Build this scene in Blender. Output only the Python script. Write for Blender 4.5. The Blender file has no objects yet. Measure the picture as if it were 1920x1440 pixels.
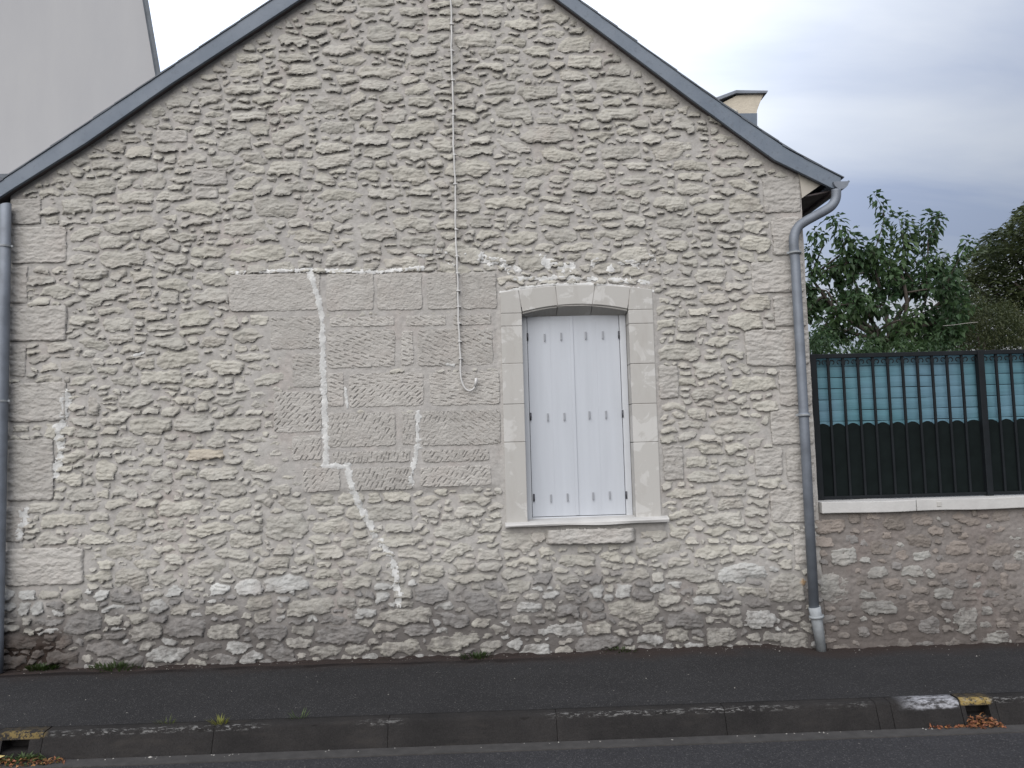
import bpy, bmesh, math, random
import numpy as np
from mathutils import Vector, Matrix
random.seed(7); RNG = np.random.default_rng(11)
S = bpy.context.scene
COL = S.collection
R = math.radians
# ------------------------------------------------------------------ camera, sky, sun, exposure
CAM = np.array([0.0, -6.3, 1.6]); FPX = 1500.0
def cam_axes(yaw, pitch, roll):
    cy, sy = math.cos(yaw), math.sin(yaw)
    fwd = np.array([sy*math.cos(pitch), cy*math.cos(pitch), math.sin(pitch)])
    rt = np.array([cy, -sy, 0.0]); up = np.cross(rt, fwd)
    return rt*math.cos(roll)+up*math.sin(roll), -rt*math.sin(roll)+up*math.cos(roll), fwd
AX, AU, AF = cam_axes(R(1.48), R(4.29), R(-1.556))
cam = bpy.data.cameras.new('camera'); cam_o = bpy.data.objects.new('camera', cam); COL.objects.link(cam_o)
cam.sensor_width = 36; cam.lens = 36*FPX/1920; cam.clip_end = 2000; cam.clip_start = 0.05
M = Matrix.Identity(4)
for i in range(3):
    M[i][0], M[i][1], M[i][2], M[i][3] = AX[i], AU[i], -AF[i], CAM[i]
cam_o.matrix_world = M
S.camera = cam_o
SUN_EL, SUN_AZ = R(37), R(202)           # azimuth measured from +y clockwise: behind the camera, a little to the left
S.view_settings.view_transform = 'Standard'; S.view_settings.look = 'None'
S.view_settings.gamma = 1; S.view_settings.use_curve_mapping = False
S.view_settings.exposure = 0.76
wd = bpy.data.worlds.new('World'); S.world = wd; wd.use_nodes = True
nt = wd.node_tree; nt.nodes.clear(); N = nt.nodes; L = nt.links
out = N.new('ShaderNodeOutputWorld'); bg = N.new('ShaderNodeBackground'); bg.inputs['Strength'].default_value = 0.1
sky = N.new('ShaderNodeTexSky'); sky.sky_type = 'NISHITA'; sky.sun_disc = False
sky.sun_elevation = SUN_EL; sky.sun_rotation = SUN_AZ
tc = N.new('ShaderNodeTexCoord')
def mnode(op, a, b=None, c=None, T=None):
    n = (T or N).new('ShaderNodeMath'); n.operation = op
    LL = L if T is None else T.id_data.links
    for i, v in enumerate((a, b, c)):
        if v is None: continue
        if isinstance(v, (int, float)): n.inputs[i].default_value = v
        else: LL.new(v, n.inputs[i])
    return n.outputs[0]
sep = N.new('ShaderNodeSeparateXYZ'); L.new(tc.outputs['Generated'], sep.inputs[0])
den = mnode('ADD', mnode('MAXIMUM', sep.outputs[2], 0.0), 0.22)
comb = N.new('ShaderNodeCombineXYZ')
L.new(mnode('DIVIDE', sep.outputs[0], den), comb.inputs[0]); L.new(mnode('DIVIDE', sep.outputs[1], den), comb.inputs[1])
mp = N.new('ShaderNodeMapping'); mp.inputs['Rotation'].default_value = (0, 0, R(-24)); mp.inputs['Scale'].default_value = (0.55, 1.5, 1)
L.new(comb.outputs[0], mp.inputs[0])
nz = N.new('ShaderNodeTexNoise'); nz.inputs['Scale'].default_value = 1.5; nz.inputs['Detail'].default_value = 6; nz.inputs['Roughness'].default_value = 0.5
nz.inputs['Distortion'].default_value = 0.4
L.new(mp.outputs[0], nz.inputs['Vector'])
ramp = N.new('ShaderNodeValToRGB'); L.new(nz.outputs[0], ramp.inputs[0])
ramp.color_ramp.elements[0].position = 0.34; ramp.color_ramp.elements[0].color = (0.53, 0.62, 0.84, 1)
ramp.color_ramp.elements[1].position = 0.64; ramp.color_ramp.elements[1].color = (0.93, 0.985, 1.08, 1)
# overcast sky: brighter towards the zenith, and thinner cloud over towards the upper left behind the roof
zen = mnode('MULTIPLY_ADD', mnode('MAXIMUM', sep.outputs[2], 0.0), 6.2, 1.5)
vd = N.new('ShaderNodeVectorMath'); vd.operation = 'DOT_PRODUCT'; L.new(tc.outputs['Generated'], vd.inputs[0])
gd = AF*FPX + AX*(560-960) - AU*(40-720); gd = gd/np.linalg.norm(gd); vd.inputs[1].default_value = tuple(gd)
glow = mnode('MULTIPLY_ADD', mnode('POWER', mnode('MAXIMUM', vd.outputs['Value'], 0.0), 8.0), 8.0, zen)
vm = N.new('ShaderNodeVectorMath'); vm.operation = 'SCALE'; L.new(ramp.outputs[0], vm.inputs[0]); L.new(glow, vm.inputs['Scale'])
mixs = N.new('ShaderNodeMix'); mixs.data_type = 'RGBA'; mixs.inputs[0].default_value = 0.93
L.new(sky.outputs[0], mixs.inputs[6]); L.new(vm.outputs[0], mixs.inputs[7])
L.new(mixs.outputs[2], bg.inputs['Color']); L.new(bg.outputs[0], out.inputs[0])
sl = bpy.data.lights.new('sun', 'SUN'); sl.energy = 2.1; sl.angle = R(75); sl.color = (1, 0.97, 0.93)
so = bpy.data.objects.new('sun', sl); COL.objects.link(so)
sd = Vector((math.sin(SUN_AZ)*math.cos(SUN_EL), math.cos(SUN_AZ)*math.cos(SUN_EL), math.sin(SUN_EL)))
so.rotation_euler = sd.to_track_quat('Z', 'Y').to_euler(); so.location = (0, -10, 15)

# ------------------------------------------------------------------ measuring helpers
def W(px, py, y=0.0):                    # where a sight line of the photograph meets the vertical plane at depth y
    d = AF*FPX + AX*(px-960) - AU*(py-720); t = (y-CAM[1])/d[1]; p = CAM+d*t
    return float(p[0]), float(p[2])
def G(px, py, z=0.0):
    d = AF*FPX + AX*(px-960) - AU*(py-720); t = (z-CAM[2])/d[2]; p = CAM+d*t
    return float(p[0]), float(p[1])

# ------------------------------------------------------------------ noise
_perm = RNG.permutation(512); _ang = RNG.random(512)*2*np.pi
_gx, _gz = np.cos(_ang), np.sin(_ang)
def perlin(x, z, seed=0):
    xi = np.floor(x).astype(np.int64); zi = np.floor(z).astype(np.int64); xf = x-xi; zf = z-zi
    def g(ix, iz, dx, dz):
        h = _perm[(_perm[(ix+seed*37) & 511]+iz+seed*91) & 511]
        return _gx[h]*dx+_gz[h]*dz
    u = xf*xf*xf*(xf*(xf*6-15)+10); v = zf*zf*zf*(zf*(zf*6-15)+10)
    a = g(xi, zi, xf, zf); b = g(xi+1, zi, xf-1, zf); c = g(xi, zi+1, xf, zf-1); d = g(xi+1, zi+1, xf-1, zf-1)
    return (a+(b-a)*u+((c+(d-c)*u)-(a+(b-a)*u))*v)*1.5
def fbm(x, z, seed=0, octv=4, gain=0.5):
    s = 0; a = 1
    for o in range(octv):
        s = s+a*perlin(x*2**o, z*2**o, seed+o); a *= gain
    return s

# ------------------------------------------------------------------ object helpers
def tag(o, label=None, cat=None, group=None, kind=None):
    if label: o['label'] = label
    if cat: o['category'] = cat
    if group: o['group'] = group
    if kind: o['kind'] = kind
    return o
def empty(name, loc=(0, 0, 0), parent=None):
    o = bpy.data.objects.new(name, None); COL.objects.link(o); o.location = loc; o.empty_display_size = 0.2
    if parent: o.parent = parent
    return o
def link(name, me, mat=None, parent=None, smooth=False):
    o = bpy.data.objects.new(name, me); COL.objects.link(o)
    if mat and not me.materials: me.materials.append(mat)
    if parent: o.parent = parent
    if smooth: me.polygons.foreach_set('use_smooth', [True]*len(me.polygons))
    return o
def np_mesh(name, V, F, tint=None, smooth=True):
    me = bpy.data.meshes.new(name); V = np.asarray(V, np.float32); F = np.asarray(F, np.int32)
    k = F.shape[1]
    me.vertices.add(len(V)); me.vertices.foreach_set('co', V.ravel())
    me.loops.add(F.size); me.loops.foreach_set('vertex_index', F.ravel())
    me.polygons.add(len(F)); me.polygons.foreach_set('loop_start', np.arange(0, F.size, k, dtype=np.int32))
    me.polygons.foreach_set('loop_total', np.full(len(F), k, np.int32))
    me.polygons.foreach_set('use_smooth', np.full(len(F), smooth))
    me.update(calc_edges=True)
    if tint is not None:
        a = me.color_attributes.new('tint', 'FLOAT_COLOR', 'POINT')
        t = np.ones((len(V), 4), np.float32); t[:, :3] = tint
        a.data.foreach_set('color', t.ravel())
    return me
def grid_arrays(X, Y, Z, keep):          # keep: per-vertex mask -> used quads
    nz_, nx_ = X.shape
    fk = keep[:-1, :-1] & keep[1:, :-1] & keep[:-1, 1:] & keep[1:, 1:]
    idx = np.arange(nz_*nx_).reshape(nz_, nx_)
    q = np.stack([idx[:-1, :-1], idx[:-1, 1:], idx[1:, 1:], idx[1:, :-1]], -1)[fk]
    if len(q) == 0: return None, None
    used = np.unique(q); mp_ = np.full(nz_*nx_, -1); mp_[used] = np.arange(len(used))
    V = np.stack([X.ravel()[used], Y.ravel()[used], Z.ravel()[used]], -1)
    return V, mp_[q]
def bm_mesh(name, bm, smooth=False):
    bmesh.ops.recalc_face_normals(bm, faces=bm.faces[:])
    me = bpy.data.meshes.new(name); bm.to_mesh(me); bm.free()
    if smooth: me.polygons.foreach_set('use_smooth', [True]*len(me.polygons))
    return me
def box(bm, x0, x1, y0, y1, z0, z1, bevel=0, mtx=None):
    r = bmesh.ops.create_cube(bm, size=1)
    vs = r['verts']
    for v in vs: v.co = Vector(((x0+x1)/2+v.co.x*(x1-x0), (y0+y1)/2+v.co.y*(y1-y0), (z0+z1)/2+v.co.z*(z1-z0)))
    if bevel:
        es = list({e for v in vs for e in v.link_edges})
        rr = bmesh.ops.bevel(bm, geom=es, offset=bevel, segments=2, affect='EDGES', profile=0.6)
        vs = list({v for f in rr['faces'] for v in f.verts} | {v for v in vs if v.is_valid})
    if mtx is not None:
        for v in vs: v.co = mtx @ v.co
def prism(bm, poly, y0, y1, bevel=0, axis='y'):   # polygon in (x,z) pulled from y0 to y1
    vs = [bm.verts.new((p[0], y0, p[1])) for p in poly]
    f = bm.faces.new(vs)
    r = bmesh.ops.extrude_face_region(bm, geom=[f]); nv = [g for g in r['geom'] if isinstance(g, bmesh.types.BMVert)]
    for v in nv: v.co.y = y1
    if bevel:
        es = list({e for v in vs+nv for e in v.link_edges})
        bmesh.ops.bevel(bm, geom=es, offset=bevel, segments=2, affect='EDGES', profile=0.6)
def tube(bm, pts, r, n=12, caps=True):
    pts = [Vector(p) for p in pts]; rings = []
    rr = r if isinstance(r, (list, tuple)) else [r]*len(pts)
    prev = None
    for i, p in enumerate(pts):
        t = (pts[min(i+1, len(pts)-1)]-pts[max(i-1, 0)]).normalized()
        a = prev if prev is not None else (Vector((0, 0, 1)) if abs(t.z) < 0.9 else Vector((1, 0, 0)))
        u = (a-t*a.dot(t)).normalized(); v = t.cross(u); prev = u
        rings.append([bm.verts.new(p+(u*math.cos(2*math.pi*k/n)+v*math.sin(2*math.pi*k/n))*rr[i]) for k in range(n)])
    for a, b in zip(rings[:-1], rings[1:]):
        for k in range(n): bm.faces.new((a[k], a[(k+1) % n], b[(k+1) % n], b[k]))
    if caps: bm.faces.new(rings[0][::-1]); bm.faces.new(rings[-1])
def smooth_path(pts, n=6):               # Catmull-Rom
    pts = [Vector(p) for p in pts]; P = [pts[0]]+pts+[pts[-1]]; o = []
    for i in range(1, len(P)-2):
        for k in range(n):
            t = k/n
            o.append(0.5*((2*P[i])+(P[i+1]-P[i-1])*t+(2*P[i-1]-5*P[i]+4*P[i+1]-P[i+2])*t*t+(3*P[i]-P[i-1]-3*P[i+1]+P[i+2])*t**3))
    o.append(pts[-1]); return o

# ------------------------------------------------------------------ materials
class NB:
    def __init__(s, name, rough=0.9):
        s.m = bpy.data.materials.new(name); s.m.use_nodes = True; s.t = s.m.node_tree; s.n = s.t.nodes; s.l = s.t.links
        s.b = s.n['Principled BSDF']; s.b.inputs['Roughness'].default_value = rough
        s.geo = s.n.new('ShaderNodeNewGeometry'); s.pos = s.geo.outputs['Position']
    def noise(s, scale, detail=4, rough=0.55, vec=None, stretch=None, dist=0):
        n = s.n.new('ShaderNodeTexNoise'); n.inputs['Scale'].default_value = scale; n.inputs['Detail'].default_value = detail
        n.inputs['Roughness'].default_value = rough; n.inputs['Distortion'].default_value = dist
        v = vec or s.pos
        if stretch:
            mpn = s.n.new('ShaderNodeMapping'); mpn.inputs['Scale'].default_value = stretch; s.l.new(v, mpn.inputs[0]); v = mpn.outputs[0]
        s.l.new(v, n.inputs['Vector']); return n.outputs[0]
    def ramp(s, f, *st):
        r = s.n.new('ShaderNodeValToRGB'); s.l.new(f, r.inputs[0]); e = r.color_ramp.elements
        while len(e) < len(st): e.new(0.5)
        for q, (p, c) in zip(e, st):
            q.position = p; q.color = (c, c, c, 1) if isinstance(c, (int, float)) else (*c, 1)
        return r.outputs[0]
    def mix(s, f, a, b, mode='MIX'):
        m = s.n.new('ShaderNodeMix'); m.data_type = 'RGBA'; m.blend_type = mode
        for i, v in ((0, f), (6, a), (7, b)):
            if isinstance(v, (int, float)): m.inputs[i].default_value = v
            elif isinstance(v, tuple): m.inputs[i].default_value = (*v, 1)
            else: s.l.new(v, m.inputs[i])
        return m.outputs[2]
    def math(s, op, a, b=None, c=None): return mnode(op, a, b, c, s.n)
    def sepz(s):
        q = s.n.new('ShaderNodeSeparateXYZ'); s.l.new(s.pos, q.inputs[0]); return q.outputs
    def attr(s, name='tint'):
        a = s.n.new('ShaderNodeAttribute'); a.attribute_name = name; return a.outputs['Color']
    def rnd(s):
        a = s.n.new('ShaderNodeObjectInfo'); return a.outputs['Random']
    def bump(s, h, dist=0.003, strength=1.0):
        b = s.n.new('ShaderNodeBump'); b.inputs['Distance'].default_value = dist; b.inputs['Strength'].default_value = strength
        s.l.new(h, b.inputs['Height']); s.l.new(b.outputs[0], s.b.inputs['Normal'])
    def col(s, c):
        if isinstance(c, tuple): s.b.inputs['Base Color'].default_value = (*c, 1)
        else: s.l.new(c, s.b.inputs['Base Color'])
        return s
    def spec(s, v): s.b.inputs['Specular IOR Level'].default_value = v; return s
def plain(name, c, rough=0.6, metal=0, var=0.12, bump=0, bscale=60, scale=6):
    b = NB(name, rough); b.b.inputs['Metallic'].default_value = metal
    n = b.noise(scale, 5)
    b.col(b.mix(1.0, c, b.ramp(n, (0.3, 1-var), (0.7, 1+var)), 'MULTIPLY'))
    if bump: b.bump(b.noise(bscale, 4), bump)
    return b.m
def mask_seg(b, lo, hi, v):              # smooth 0..1 between lo and hi
    n = b.n.new('ShaderNodeMapRange'); n.interpolation_type = 'SMOOTHSTEP'; b.l.new(v, n.inputs[0])
    n.inputs[1].default_value = lo; n.inputs[2].default_value = hi; return n.outputs[0]
def stone_mat():
    b = NB('limestone', 0.95).spec(0.15)
    t = b.attr()
    c = b.mix(1.0, t, b.ramp(b.noise(9, 6, 0.6), (0.25, (0.86, 0.85, 0.83)), (0.75, (1.12, 1.12, 1.10))), 'MULTIPLY')
    c = b.mix(b.ramp(b.noise(3.1, 5, 0.6), (0.5, 0), (0.74, 0.38)), c, (0.36, 0.315, 0.285))          # mortar wiped over the faces
    c = b.mix(b.ramp(b.noise(70, 4, 0.7), (0.62, 0), (0.74, 0.22)), c, (0.24, 0.21, 0.18))            # pits full of dirt
    z = b.sepz()
    zz = b.math('ADD', z[2], b.math('MULTIPLY', b.noise(2.6, 6, 0.6), 0.9))
    low = b.math('SUBTRACT', 1.0, mask_seg(b, 0.60, 1.25, zz))
    c = b.mix(b.math('MULTIPLY', low, b.ramp(b.noise(14, 5, 0.65), (0.33, 0.22), (0.62, 0.8))), c, (0.115, 0.105, 0.098))
    rx, rz = W(1508, 1092)
    vd_ = b.n.new('ShaderNodeVectorMath'); vd_.operation = 'DISTANCE'; b.l.new(b.pos, vd_.inputs[0]); vd_.inputs[1].default_value = (rx, -0.02, rz)
    rs = b.math('SUBTRACT', 1.0, mask_seg(b, 0.012, 0.05, b.math('ADD', vd_.outputs['Value'], b.math('MULTIPLY', b.math('SUBTRACT', b.noise(25, 4), 0.5), 0.05))))
    c = b.mix(b.math('MULTIPLY', rs, 0.6), c, (0.36, 0.19, 0.05))                                     # rust run
    b.col(c)
    h = b.math('ADD', b.noise(110, 5, 0.7), b.math('MULTIPLY', b.noise(34, 5, 0.65, stretch=(0.7, 1, 1.3)), 2.2))
    b.bump(h, 0.006, 0.8)
    return b.m
def mortar_mat(name, base, alt, dirt, z0, z1, dirt_amt=1.0, pink=(0.385, 0.325, 0.295)):
    b = NB(name, 0.97).spec(0.1)
    c = b.mix(b.ramp(b.noise(2.0, 6, 0.6), (0.35, 0), (0.68, 1)), base, alt)
    c = b.mix(b.ramp(b.noise(1.3, 4, 0.6, stretch=(1.7, 1, 1.1)), (0.52, 0), (0.74, 0.5)), c, pink)
    c = b.mix(1.0, c, b.ramp(b.noise(24, 6, 0.7), (0.3, 0.82), (0.7, 1.12)), 'MULTIPLY')
    z = b.sepz()
    zz = b.math('ADD', z[2], b.math('MULTIPLY', b.noise(2.2, 6, 0.65), 0.95))
    low = b.math('SUBTRACT', 1.0, mask_seg(b, z0, z1, zz))
    c = b.mix(b.math('MULTIPLY', low, dirt_amt), c, dirt)
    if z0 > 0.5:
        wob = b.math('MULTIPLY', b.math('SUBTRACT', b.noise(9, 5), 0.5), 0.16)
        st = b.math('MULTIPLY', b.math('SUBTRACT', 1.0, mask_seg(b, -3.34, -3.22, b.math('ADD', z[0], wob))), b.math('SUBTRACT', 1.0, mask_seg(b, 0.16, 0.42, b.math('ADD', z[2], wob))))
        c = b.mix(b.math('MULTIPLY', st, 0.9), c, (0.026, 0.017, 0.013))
    b.col(c)
    h = b.math('ADD', b.noise(120, 5, 0.65), b.math('MULTIPLY', b.noise(26, 5, 0.6), 2.2))
    b.bump(h, 0.0045, 0.7)
    return b.m
MAT = {}
MAT['stone'] = stone_mat()
MAT['mortar'] = mortar_mat('lime_mortar', (0.362, 0.345, 0.327), (0.388, 0.371, 0.348), (0.10, 0.09, 0.085), 0.55, 1.25, 0.92)
MAT['mortar_dark'] = mortar_mat('weathered_mortar', (0.18, 0.162, 0.15), (0.22, 0.20, 0.186), (0.085, 0.072, 0.066), 0.45, 0.95, 0.75, pink=(0.20, 0.155, 0.138))
MAT['white_mortar'] = plain('white_repair_mortar', (0.50, 0.497, 0.482), 0.95, var=0.2, bump=0.004, bscale=90, scale=18)
b = NB('surround_stone', 0.9).spec(0.2)
c = b.mix(b.rnd(), (0.385, 0.372, 0.348), (0.415, 0.402, 0.38))
c = b.mix(b.ramp(b.noise(5, 5, 0.6, dist=0.6), (0.54, 0), (0.575, 0.8)), c, (0.49, 0.48, 0.46))
c = b.mix(b.ramp(b.noise(3.2, 6, 0.65, stretch=(2.5, 1, 0.7)), (0.5, 0), (0.75, 0.45)), c, (0.315, 0.292, 0.265))
b.col(c); b.bump(b.noise(140, 5, 0.7), 0.002, 0.6); MAT['surround'] = b.m
MAT['lime'] = plain('fresh_lime_smear', (0.55, 0.545, 0.53), 0.95, var=0.2, bump=0.004, bscale=90, scale=18)
MAT['sill'] = plain('painted_sill', (0.44, 0.43, 0.415), 0.8, var=0.1, bump=0.002, bscale=50)
def asphalt(name, c0, c1, speck, rust=0.0):
    b = NB(name, 0.9).spec(0.25)
    c = b.mix(b.ramp(b.noise(1.1, 6, 0.65), (0.35, 0), (0.68, 1)), c0, c1)
    c = b.mix(b.ramp(b.noise(0.8, 5, 0.6, stretch=(0.5, 2.2, 1)), (0.5, 0), (0.78, 0.5)), c, tuple(x*1.5 for x in c1))
    v = b.n.new('ShaderNodeTexVoronoi'); v.inputs['Scale'].default_value = 150; b.l.new(b.pos, v.inputs['Vector'])
    cs = b.n.new('ShaderNodeSeparateXYZ'); b.l.new(v.outputs['Color'], cs.inputs[0])
    c = b.mix(b.ramp(cs.outputs[0], (0.0, 0.0), (1.0, 0.55)), c, (0.012, 0.012, 0.012))
    c = b.mix(b.ramp(cs.outputs[1], (0.86, 0), (0.98, speck)), c, (0.16, 0.155, 0.15))
    if rust:
        z = b.sepz()
        near = mask_seg(b, -0.42, -0.02, b.math('ADD', z[1], b.math('MULTIPLY', b.math('SUBTRACT', b.noise(2.5, 5), 0.5), 0.5)))
        c = b.mix(b.math('MULTIPLY', near, rust), c, (0.034, 0.023, 0.019))
        dd = b.math('ABSOLUTE', b.math('ADD', b.math('ADD', z[1], 0.20), b.math('MULTIPLY', b.math('SUBTRACT', b.noise(1.6, 5), 0.5), 0.22)))
        seam = b.math('MULTIPLY', b.math('SUBTRACT', 1.0, mask_seg(b, 0.015, 0.07, dd)), b.math('SUBTRACT', 1.0, mask_seg(b, -0.3, 1.0, z[0])))
        c = b.mix(b.math('MULTIPLY', seam, b.ramp(b.noise(3.5, 4), (0.35, 0.2), (0.55, 0.9))), c, (0.0075, 0.0045, 0.004))
    b.col(c)
    b.bump(b.math('ADD', v.outputs['Distance'], b.math('MULTIPLY', b.noise(260, 3), 0.5)), 0.006, 0.8)
    return b.m
MAT['pavement'] = asphalt('pavement_asphalt', (0.022, 0.0212, 0.0225), (0.031, 0.030, 0.0315), 0.3, rust=0.85)
MAT['road'] = asphalt('road_asphalt', (0.034, 0.033, 0.036), (0.044, 0.043, 0.047), 0.35)
MAT['channel'] = plain('gutter_concrete', (0.042, 0.039, 0.037), 0.9, var=0.25, bump=0.003, bscale=120, scale=14)
def kerb_mat():
    b = NB('kerb_concrete', 0.9).spec(0.2)
    c = b.mix(b.ramp(b.noise(3, 6, 0.65), (0.35, 0), (0.66, 1)), (0.015, 0.0138, 0.0135), (0.025, 0.0228, 0.022))
    c = b.mix(1.0, c, b.ramp(b.noise(150, 3, 0.7), (0.3, 0.7), (0.72, 1.45)), 'MULTIPLY')
    c = b.mix(b.ramp(b.noise(5, 4, 0.6, stretch=(0.6, 1, 2.5)), (0.55, 0), (0.75, 0.6)), c, (0.042, 0.037, 0.033))
    p = b.sepz()
    # old paint left in flakes along the front arris
    edge = b.math('MULTIPLY', mask_seg(b, -1.405, -1.432, p[1]), mask_seg(b, -0.03, -0.012, p[2]))
    fl = b.math('MULTIPLY', b.ramp(b.noise(60, 5, 0.75, stretch=(0.35, 1.6, 1)), (0.53, 0), (0.57, 1)), b.ramp(b.noise(1.7, 3), (0.46, 0), (0.6, 1)))
    c = b.mix(b.math('MULTIPLY', b.math('MULTIPLY', edge, fl), 0.7), c, (0.20, 0.197, 0.19))
    # the whiter repaint beside the right-hand drain, and yellow over both drains
    wx = b.math('MULTIPLY', mask_seg(b, 2.36, 2.52, p[0]), b.math('SUBTRACT', 1.0, mask_seg(b, 2.742, 2.75, p[0])))
    wz = mask_seg(b, -0.05, -0.03, b.math('ADD', p[2], b.math('MULTIPLY', b.math('SUBTRACT', b.noise(22, 4), 0.5), 0.03)))
    wr = b.ramp(b.noise(40, 5, 0.75, stretch=(0.4, 1, 1)), (0.42, 0.1), (0.56, 0.9))
    c = b.mix(b.math('MULTIPLY', b.math('MULTIPLY', wx, wz), wr), c, (0.33, 0.33, 0.35))
    for (xa, xb, am) in ((2.752, 2.97, 1.0), (-2.93, -2.62, 0.6)):
        yx = b.math('MULTIPLY', mask_seg(b, xa, xa+0.01, p[0]), b.math('SUBTRACT', 1.0, mask_seg(b, xb-0.06, xb, p[0])))
        yz = mask_seg(b, -0.034, -0.024, p[2])
        yr = b.ramp(b.noise(34, 5, 0.75), (0.42 if am == 1 else 0.47, 0), (0.52, am))
        yr = b.math('MULTIPLY', yr, b.math('MULTIPLY_ADD', mask_seg(b, -1.405, -1.43, p[1]), 0.5, 0.12))
        c = b.mix(b.math('MULTIPLY', b.math('MULTIPLY', yx, yz), yr), c, (0.34, 0.24, 0.075))
    b.col(c); b.bump(b.math('ADD', b.noise(190, 4, 0.7), b.noise(30, 4)), 0.004, 0.8)
    return b.m
MAT['kerb'] = kerb_mat()
MAT['soil'] = plain('ground_soil', (0.07, 0.06, 0.045), 0.95, var=0.3, bump=0.02, bscale=9)
MAT['black'] = plain('dark_void', (0.008, 0.008, 0.008), 0.95)
b = NB('white_pvc', 0.42); b.col(b.mix(1.0, (0.43, 0.45, 0.485), b.ramp(b.noise(2.5, 4, 0.5, stretch=(6, 1, 0.5)), (0.3, 0.95), (0.7, 1.03)), 'MULTIPLY'))
b.bump(b.noise(420, 2, 0.5, stretch=(1, 1, 0.06)), 0.0006, 0.5); MAT['pvc'] = b.m
MAT['frame'] = plain('white_frame', (0.46, 0.475, 0.50), 0.4, var=0.04)
MAT['steel'] = plain('zinc_plated_steel', (0.27, 0.28, 0.30), 0.5, metal=0.3)
MAT['dark_steel'] = plain('dark_hinge_steel', (0.06, 0.06, 0.07), 0.5, metal=0.3)
b = NB('blue_grey_cladding', 0.55).spec(0.4)
c = b.mix(b.ramp(b.noise(4, 5, 0.6), (0.35, 0), (0.65, 1)), (0.105, 0.130, 0.165), (0.14, 0.165, 0.20))
c = b.mix(b.ramp(b.noise(30, 5, 0.7), (0.56, 0), (0.7, 0.4)), c, (0.06, 0.068, 0.082)); b.col(c); b.bump(b.noise(90, 4), 0.0015, 0.5); MAT['rake'] = b.m
MAT['slate'] = plain('slate', (0.075, 0.088, 0.105), 0.6, var=0.3, bump=0.003, bscale=40, scale=5)
MAT['zinc'] = plain('zinc', (0.155, 0.172, 0.20), 0.55, metal=0.2, var=0.2, scale=7)
MAT['zinc_light'] = plain('painted_cast_iron', (0.24, 0.255, 0.265), 0.6, var=0.25, scale=14, bump=0.001)
MAT['eave_board'] = plain('cream_eave_board', (0.40, 0.37, 0.32), 0.7, var=0.08)
MAT['eave_dark'] = plain('brown_eave_lining', (0.085, 0.070, 0.072), 0.7, var=0.15)
MAT['chimney'] = plain('chimney_render', (0.47, 0.42, 0.34), 0.9, var=0.14, bump=0.004, bscale=40, scale=9)
b = NB('grey_render', 0.95).spec(0.15)
c = b.mix(b.ramp(b.noise(0.5, 5, 0.6, stretch=(2, 1, 0.5)), (0.35, 0), (0.65, 1)), (0.345, 0.345, 0.355), (0.38, 0.378, 0.383)); b.col(c)
b.bump(b.noise(120, 4, 0.7), 0.003, 0.6); MAT['render'] = b.m
MAT['cable'] = plain('painted_cable', (0.50, 0.49, 0.475), 0.6, var=0.08)
MAT['iron'] = plain('black_painted_iron', (0.008, 0.010, 0.012), 0.6, var=0.25)
MAT['sheet'] = plain('black_green_sheet', (0.006, 0.009, 0.009), 0.75, var=0.2, scale=9)
b = NB('teal_screen', 0.55)
c = b.mix(b.ramp(b.noise(1.8, 3, 0.5), (0.35, 0), (0.65, 1)), (0.10, 0.255, 0.30), (0.16, 0.30, 0.39))
c = b.mix(1.0, c, b.ramp(b.noise(60, 3, 0.5, stretch=(0.05, 1, 1.4)), (0.3, 0.9), (0.7, 1.1)), 'MULTIPLY'); b.col(c)
tr = b.n.new('ShaderNodeBsdfTranslucent'); b.l.new(c, tr.inputs[0]); mx = b.n.new('ShaderNodeMixShader'); mx.inputs[0].default_value = 0.35
b.l.new(b.b.outputs[0], mx.inputs[1]); b.l.new(tr.outputs[0], mx.inputs[2]); b.l.new(mx.outputs[0], b.n['Material Output'].inputs[0]); MAT['teal'] = b.m
for k_, v_ in (('iron', 0.2), ('sheet', 0.08)): MAT[k_].node_tree.nodes['Principled BSDF'].inputs['Specular IOR Level'].default_value = v_
def leaf_mat(name, a, c_, tr_=0.4, rough=0.5):
    b = NB(name, rough).spec(0.35)
    k = b.mix(1.0, b.mix(b.ramp(b.noise(1.6, 4), (0.35, 0), (0.65, 1)), a, c_), b.attr(), 'MULTIPLY'); b.col(k)
    t = b.n.new('ShaderNodeBsdfTranslucent'); b.l.new(k, t.inputs[0]); m = b.n.new('ShaderNodeMixShader'); m.inputs[0].default_value = tr_
    b.l.new(b.b.outputs[0], m.inputs[1]); b.l.new(t.outputs[0], m.inputs[2]); b.l.new(m.outputs[0], b.n['Material Output'].inputs[0]); return b.m
MAT['cherry'] = leaf_mat('cherry_leaf', (0.036, 0.070, 0.034), (0.072, 0.122, 0.052))
MAT['feather'] = leaf_mat('feathery_leaf', (0.050, 0.072, 0.036), (0.085, 0.105, 0.050))
MAT['olive'] = leaf_mat('shrub_leaf', (0.042, 0.058, 0.026), (0.072, 0.080, 0.035))
MAT['weed'] = leaf_mat('weed_blade', (0.035, 0.06, 0.022), (0.06, 0.085, 0.03))
MAT['dry'] = leaf_mat('dead_leaf', (0.20, 0.085, 0.045), (0.26, 0.13, 0.07), 0.15, 0.8)
MAT['bark'] = plain('bark', (0.055, 0.045, 0.037), 0.95, var=0.3, bump=0.01, bscale=30)
MAT['grit'] = plain('pale_grit', (0.30, 0.285, 0.26), 0.9, var=0.3)
MAT['roof_pale'] = plain('pale_roof', (0.34, 0.34, 0.34), 0.7, var=0.15)
MAT['white_wall'] = plain('white_house_wall', (0.70, 0.71, 0.70), 0.9, var=0.05)
MAT['yellow_leaf'] = plain('yellow_leaf', (0.40, 0.33, 0.14), 0.8, var=0.2)

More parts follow.
